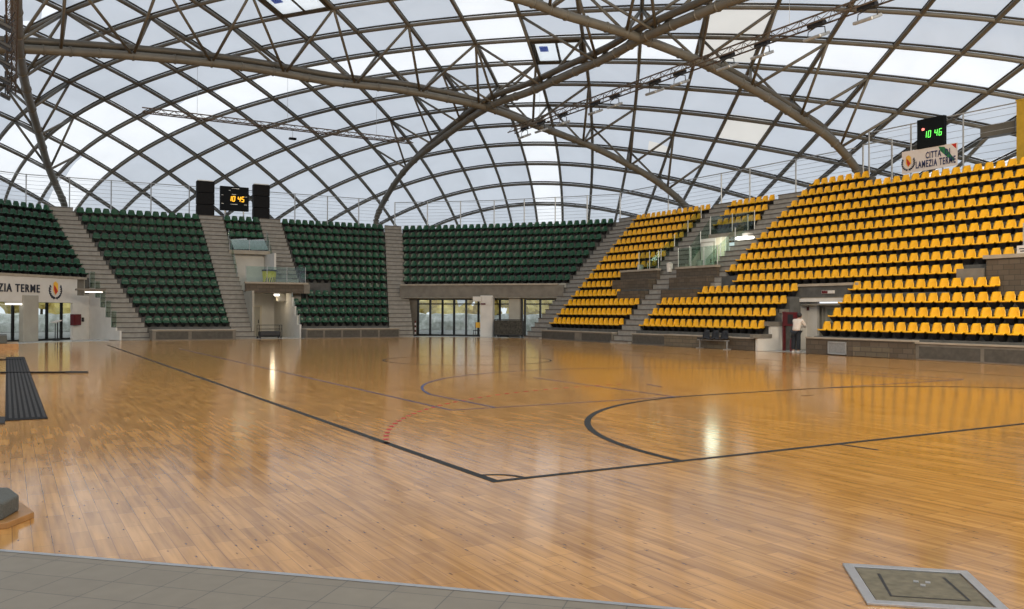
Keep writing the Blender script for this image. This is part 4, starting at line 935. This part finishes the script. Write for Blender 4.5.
# ---------------------------------------------------------------- scoreboards
SEG = {'0': 'abcdef', '1': 'bc', '4': 'bcfg', '5': 'acdfg', '6': 'acdefg'}
def digits(s, P, x0, z0, h, w, gap, m, parent, th, sl=.1):
    x = x0
    for ch in s:
        if ch == ' ': x += gap; continue
        q = MB(); K = {'a': ((0, h), (w, h)), 'b': ((w, h), (w, h / 2)), 'c': ((w, h / 2), (w, 0)), 'd': ((0, 0), (w, 0)), 'e': ((0, h / 2), (0, 0)), 'f': ((0, h), (0, h / 2)), 'g': ((0, h / 2), (w, h / 2))}
        for sg in SEG[ch]:
            (a, b), (c, d) = K[sg]; q.tube([P(x + a + sl * b, z0 + b), P(x + c + sl * d, z0 + d)], th, 4)
        q.build('digit', m, parent); x += w + .1 if ch != '1' else w + .1
t = thing('scoreboard', 'black scoreboard with orange clock digits above the far green stand', 'scoreboard', (9.5, 55.2, 8.75))
m = MB(); m.box((9.55, 55.3, 9.68), (1.98, .22, 1.72)); case = m.build('case', M['screen'], t, bevel=.02)
SP = lambda x, z: (x, 55.17, z)
digits('10 45', SP, 9.14, 9.5, .34, .15, .13, M['ledo'], case, .03)
m = MB()
for x, z, w in ((9.2, 10.25, .12), (9.5, 9.98, .3), (8.7, 9.9, .14), (10.35, 9.85, .14), (8.72, 9.3, .16), (9.5, 9.28, .5), (10.3, 9.28, .2), (9.6, 10.4, .5)): m.box((x, 55.18, z), (w, .01, .035))
m.build('caption', M['galv'], case)
m = MB(); m.box((8.9, 55.3, 8.75), (.06, .1, .3)); m.box((10.2, 55.3, 8.75), (.06, .1, .3)); m.build('mount', M['galv'], t)
m = MB(); m.tube([(8.9, 55.3, 10.5), (8.9, 55.3, 7.8)], .05); m.tube([(10.2, 55.3, 10.5), (10.2, 55.3, 7.8)], .05); m.build('pole', M['galv'], t)
for x0, x1, zt, zb, lb in ((6.98, 8.15, 10.78, 8.3, 'black speaker tower left of the orange clock scoreboard'), (10.85, 12.0, 10.82, 8.3, 'black speaker tower right of the orange clock scoreboard')):
    t = thing('speaker_tower', lb, 'speaker', ((x0 + x1) / 2, 55.2, zb), 'speaker towers')
    h3 = (zt - zb) / 3
    for q in range(3): m = MB(); m.box(((x0 + x1) / 2, 55.3, zb + h3 * (q + .5)), (x1 - x0, .5, h3 - .03)); m.build('speaker_cabinet', M['speaker'], t, bevel=.02)
    m = MB(); m.box(((x0 + x1) / 2, 55.3, zt + .03), (x1 - x0 - .1, .3, .06)); m.tube([((x0 + x1) / 2, 55.6, 7.8), ((x0 + x1) / 2, 55.6, zt)], .06); m.build('mount', M['galv'], t)
t = thing('scoreboard', 'black display with green clock digits above the CITTA DI banner', 'scoreboard', (33.85, 17.9, 9.7))
m = MB(); m.box((33.9, 17.93, 10.42), (.2, 1.42, 1.42)); case = m.build('case', M['screen'], t, bevel=.02)
RP = lambda x, z: (33.78, 18.62 - x, z)
digits('10 46', RP, .36, 10.2, .3, .12, .12, M['ledg'], case, .02); m = MB(); m.lathe((33.79, 18.3, 10.62), [(.06, -.05), (.07, 0), (.06, .05)], 10); m.build('red_light', M['ledr'], case)
m = MB(); m.tube([(33.97, 18.4, 9.8), (33.97, 18.4, 8.3)], .04); m.tube([(33.97, 17.4, 9.8), (33.97, 17.4, 8.3)], .04); m.build('mount', M['galv'], t)
t = thing('banner', "white banner reading CITTA' DI LAMEZIA TERME on the top railing", 'banner', (33.8, 18, 8.7))
m = MB(); m.add([(33.86, 19.5, 8.62), (33.86, 16.6, 8.66), (33.86, 16.6, 9.72), (33.86, 19.5, 9.72), (33.88, 19.5, 8.62), (33.88, 16.6, 8.66), (33.88, 16.6, 9.72), (33.88, 19.5, 9.72)],
    [(0, 1, 2, 3), (7, 6, 5, 4), (0, 4, 5, 1), (1, 5, 6, 2), (2, 6, 7, 3), (3, 7, 4, 0)]); cl_ = m.build('cloth', M['banner'], t)
l1_ = text_mesh('lettering', "CITTA' DI", .42, M['navy'], t, (33.835, 18.2, 9.19), (0, -1, 0), 'LEFT', .004, .010, (1.25, .34))
l2_ = text_mesh('lettering', "LAMEZIA TERME", .385, M['navy'], t, (33.835, 18.72, 8.79), (0, -1, 0), 'LEFT', .004, .009, (2.05, .34))
merge(cl_, l1_); merge(cl_, l2_)
crest(.36, 9.14, .74, lambda s, z, d: Vector((33.94 + d, 19.5 - s, z)), t)
m = MB(); m.add([(33.856, 17.55, 9.68), (33.856, 17.25, 9.62), (33.856, 16.98, 9.3), (33.856, 16.72, 8.95), (33.856, 16.85, 8.9), (33.856, 17.1, 9.12), (33.856, 17.45, 9.45)], [(0, 1, 2, 3, 4, 5, 6)]); m.build('green_map', M['crestg'], t)
m = MB(); m.add([(33.856, 16.9, 9.68), (33.856, 16.64, 9.70), (33.856, 16.66, 9.45)], [(0, 1, 2)]); m.build('red_map', M['crestr'], t)

# ---------------------------------------------------------------- lighting trusses hung under the roof
def truss(a, b, w, h, label, n=26, lights=()):
    a, b = Vector(a), Vector(b); g = thing('lighting_truss', label, 'truss', tuple(a)); d = (b - a).normalized(); s = d.cross(Vector((0, 0, 1))).normalized() * w / 2; u = Vector((0, 0, h))
    m = MB()
    for o_ in (-s, s, u): m.tube([a + o_, b + o_], .036, 6)
    m.build('chord', M['rust'], g)
    m = MB()
    for q in range(n):
        p0, p1 = a.lerp(b, q / n), a.lerp(b, (q + 1) / n); pm = (p0 + p1) / 2
        for o_ in (-s, s): m.tube([p0 + o_, pm + u], .014, 4); m.tube([pm + u, p1 + o_], .014, 4)
        m.tube([p0 - s, p1 + s], .012, 4)
    m.build('bracing', M['rust'], g)
    for q in (.18, .5, .85) if not lights else (.12, .45, .8):
        p0 = a.lerp(b, q) + u; m = MB(); m.tube([p0, (p0.x, p0.y, Fz(p0.x, p0.y))], .009, 4); m.build('cable', M['galv'], g)
    for q, sz in lights:
        c = a.lerp(b, q) - Vector((0, 0, .12)); f = thing('floodlight', 'silver floodlight hanging under the right truss, ' + lights_where(q), 'floodlight', tuple(c), 'floodlights on the right truss')
        ang_ = math.atan2(d.y, d.x)
        m = MB()
        for e_ in (-1, 1): m.tube([c + d * .28 * e_ * sz + Vector((0, 0, -.32)), c + d * .26 * e_ * sz + Vector((0, 0, -.08)), c + d * .05 * e_], .022, 6)
        m.build('bracket', M['black'], f)
        m = MB(); m.box(c + Vector((0, 0, -.36)), (.55 * sz, .42 * sz, .12), ang_, tilt=Matrix.Rotation(R(22), 3, 'X')); hs_ = m.build('housing', M['galv'], f, bevel=.03)
        m = MB(); m.box(c + Vector((0, 0, -.425)), (.46 * sz, .34 * sz, .02), ang_, tilt=Matrix.Rotation(R(22), 3, 'X')); m.build('lens', M['frost'], hs_)
        m = MB(); m.box(c + Vector((0, 0, .12)), (.5 * sz, .2, .16), ang_); m.build('ballast', M['black'], f)
    return g
LW = {}
def lights_where(q): return LW[q]
TA, TB = (22.65, 38.7, 12.85), (22.65, 11.0, 12.95)
LY = [(37.1, .9), (35.2, .9), (32.9, .9), (29.8, .9), (28.1, .9), (24.9, 1), (23.1, 1), (20.0, 1), (18.0, 1), (15.2, 1.05), (12.9, 1.05)]
for q, (y, s_) in enumerate(LY): LW[(38.7 - y) / 27.7] = f'{ordn(q + 1)} counted from its far end'
truss(TA, TB, .5, .36, 'rusty lighting truss with floodlights rising to the upper right', 36, [((38.7 - y) / 27.7, s_ * 1.45) for y, s_ in LY])
truss((2.16, 45.0, 12.95), (18.7, 45.0, 12.85), .45, .26, 'bare rusty lighting truss hanging in the upper left', 24)
truss((-4.25, 40.5, 12.2), (-4.3, 24, 12.5), .35, .35, 'lighting truss with cables beside the far left arch', 20)
for q, y in enumerate((39.2, 36.0, 33.0, 30.2, 27.6)):
    f = thing('floodlight', f'dark floodlight on the far left truss, {ordn(q + 1)} from its far end', 'floodlight', (-4.4, y, 12.0), 'floodlights on the left truss')
    m = MB(); m.tube([(-4.5, y - .2, 11.8), (-4.5, y, 12.15), (-4.5, y + .2, 11.8)], .03, 6); m.build('bracket', M['black'], f)
    m = MB(); m.box((-4.5, y, 11.75), (.45, .5, .14), tilt=Matrix.Rotation(R(25), 3, 'Y')); m.build('housing', M['black'], f, bevel=.03)
    m = MB(); m.tube([(-4.2, y, 12.3), (-4.45, y + .5, 11.9), (-4.2, y + 1.1, 12.35)], .02, 5); m.build('cable', M['black'], f)
t = thing('camera_box', 'small dark box hanging below the left truss', 'box', (10.9, 45, 12.4)); m = MB(); m.box((10.75, 45, 12.33), (.42, .25, .12)); m.build('body', M['screen'], t); m = MB(); m.tube([(10.75, 45, 12.38), (10.75, 45, 12.95)], .012, 4); m.build('cable', M['galv'], t)

# ---------------------------------------------------------------- near floor items
t = thing('floor_hatch', 'square metal floor hatch with silver rim set in the parquet at front right', 'hatch', (.7, -4.3, 0))
hc = [Vector((.66, -3.77)), Vector((1.25, -4.31)), Vector((.70, -4.93)), Vector((.10, -4.40))]; ctr = sum(hc, Vector((0, 0))) / 4
def inset(f): return [ctr + (p - ctr) * f for p in hc]
o1, o2 = hc, inset(.84); m = MB()
for q in range(4): m.prism([o1[q], o1[(q + 1) % 4], o2[(q + 1) % 4], o2[q]], 0, .016)
m.build('rim', M['alu'], t, bevel=.003)
M['hatch'] = mat('worn_hatch_plate', (.12, .105, .065), .6, .1, col2=(.20, .175, .115), scale=14, bump=.15)
m = MB(); m.prism(inset(.82), 0, .008); pl_ = m.build('plate', M['hatch'], t)
m = MB(); i1 = inset(.56); strip(m, [i1[0] + (i1[1] - i1[0]) * .05, i1[3], i1[2], i1[1] + (i1[0] - i1[1]) * .05][0:4], .02, .010); m.build('groove', M['black'], pl_)
m = MB(); c = ctr + (hc[0] - ctr) * .12 + (hc[1] - ctr) * .12
for dx, dy in ((0, 0), (.05, -.05), (-.03, -.07)): m.box((c.x + dx, c.y + dy, .010), (.04, .03, .006), .6)
m.build('latch', M['galv'], pl_)
# rubber mat and cable cover
t = thing('rubber_mat', 'long dark grey ribbed rubber mat lying on the parquet at left', 'mat', (-4.0, 18, 0))
m = MB(); m.prism([(-4.38, 7.96), (-3.79, 7.96), (-3.79, 29.0), (-4.38, 29.0)], 0, .012); m.build('sheet', M['matd'], t)
m = MB()
for q in range(7): x = -4.33 + q * .08; m.prism([(x, 8.15), (x + .045, 8.15), (x + .045, 28.9), (x, 28.9)], .012, .02)
m.build('ribs', M['mat'], t)
m = MB(); m.prism([(-4.6, 7.5), (-4.38, 7.5), (-4.38, 8.4), (-4.6, 8.4)], 0, .03); tag(m.build('mat_offcut', M['mat']), 'small grey rubber offcut against the left corner of the mat', 'mat')
t = thing('cable_cover', 'dark cable cover strip running across the mat at left', 'cable cover', (-4, 19.6, 0))
m = MB(); m.prism([(-7, 20.9), (-2.95, 19.15), (-2.95, 19.4), (-7, 21.15)], 0, .035); m.build('strip', M['matd'], t); m = MB(); m.prism([(-2.95, 19.05), (-2.4, 18.85), (-2.4, 19.15), (-2.95, 19.45)], 0, .04); m.build('end_cap', M['mat'], t)
m = MB(); m.prism([(-7, 27.6), (-3.9, 26.9), (-3.9, 27.15), (-7, 27.85)], 0, .03); tag(m.build('cable_cover', M['matd']), 'farther dark cable strip at the far end of the mat', 'cable cover')
# padded base of the basket stand at the left edge
t = thing('padded_base', 'grey padded block with wooden foot at the left picture edge', 'padded block', (-4.8, .5, 0))
m = MB(); m.prism([(-5.6, 1.9), (-5.9, .55), (-4.39, .30), (-4.27, .62), (-4.34, 1.0)], .05, .19); m.build('padding', M['padgrey'], t, bevel=.02)
m = MB(); m.prism([(-5.6, 1.9), (-5.9, .45), (-4.36, .20), (-4.16, .52), (-4.25, 1.0)], 0, .05); m.build('wood_foot', M['woodtrim'], t, bevel=.006)
t = thing('padded_base', 'grey low block with wooden foot far left near the entrance', 'padded block', (-7, 38, 0))
m = MB(); m.prism([(-8.5, 39), (-8.5, 36.5), (-4.35, 36.5), (-4.35, 39)], .25, .62); m.build('padding', M['padgrey'], t, bevel=.03); m = MB(); m.prism([(-8.5, 39), (-8.5, 36.2), (-3.9, 36.2), (-3.9, 39)], 0, .25); m.build('wood_foot', M['woodtrim'], t)

# ---------------------------------------------------------------- outdoors seen through the doors
def blob(name, c, r, label, m, group, seed):
    rnd = random.Random(seed); bm = MB(); t = thing(name, label, 'tree', (c[0], c[1], 0), group)
    for q in range(9):
        cx, cy, cz = c[0] + rnd.uniform(-1, 1) * r * .8, c[1] + rnd.uniform(-1, 1) * r * .8, c[2] + rnd.uniform(-.6, .7) * r; rr = r * rnd.uniform(.35, .6)
        n, k = 7, 9; vs = []
        for a in range(n + 1):
            for b in range(k):
                th, ph = PI * a / n, 2 * PI * b / k; d = rr * (1 + rnd.uniform(-.22, .22)); vs.append((cx + d * math.sin(th) * math.cos(ph), cy + d * math.sin(th) * math.sin(ph), cz + d * math.cos(th)))
        bm.add(vs, [(a * k + b, a * k + (b + 1) % k, (a + 1) * k + (b + 1) % k, (a + 1) * k + b) for a in range(n) for b in range(k)])
    bm.build('foliage', M[m], t); q = MB(); q.tube([(c[0], c[1], 0), (c[0] + .1, c[1], c[2])], .15, 7, r2=.08); q.build('trunk', M['rust'], t)
for q in range(6): blob('tree', (31 + q * 2.8, 79 - q * 2.9, 3.0), 2.5, ordn(q + 1) + ' yellow autumn tree from left outside the far glass doors', 'foliage', 'autumn trees outside the far doors', q)
for q in range(4): blob('tree', (-9 + q * 3.6, 76 + q * .8, 3.0), 2.5, ordn(q + 1) + ' yellow autumn tree from left outside the left entrance', 'foliage', 'autumn trees outside the left entrance', 20 + q)
def hedge(name, a, b, h, label):
    a, b = Vector(a), Vector(b); m = MB(); rnd = random.Random(5); n = int((b - a).length / .5); d = (b - a).normalized(); nn = Vector((-d.y, d.x))
    for side in (0, 1):
        for q in range(n):
            p, p2 = a.lerp(b, q / n), a.lerp(b, (q + 1) / n)
    vs = []; 
    for q in range(n + 1):
        p = a.lerp(b, q / n); 
        for s, z in ((-.6, 0), (-.65, h * .5), (-.5, h), (.5, h), (.65, h * .5), (.6, 0)): vs.append((*(p + nn * (s + rnd.uniform(-.15, .15))), z + rnd.uniform(-.12, .12) * (z > 0)))
    m.add(vs, [(q * 6 + k, q * 6 + k + 1, (q + 1) * 6 + k + 1, (q + 1) * 6 + k) for q in range(n) for k in range(5)]); return tag(m.build(name, M['hedge']), label, 'hedge')
hedge('hedge', (22, 76), (44, 56), 1.5, 'grey green hedge outside the far doors')
hedge('hedge', (-14, 70), (6, 72), 1.4, 'grey green hedge outside the left entrance')
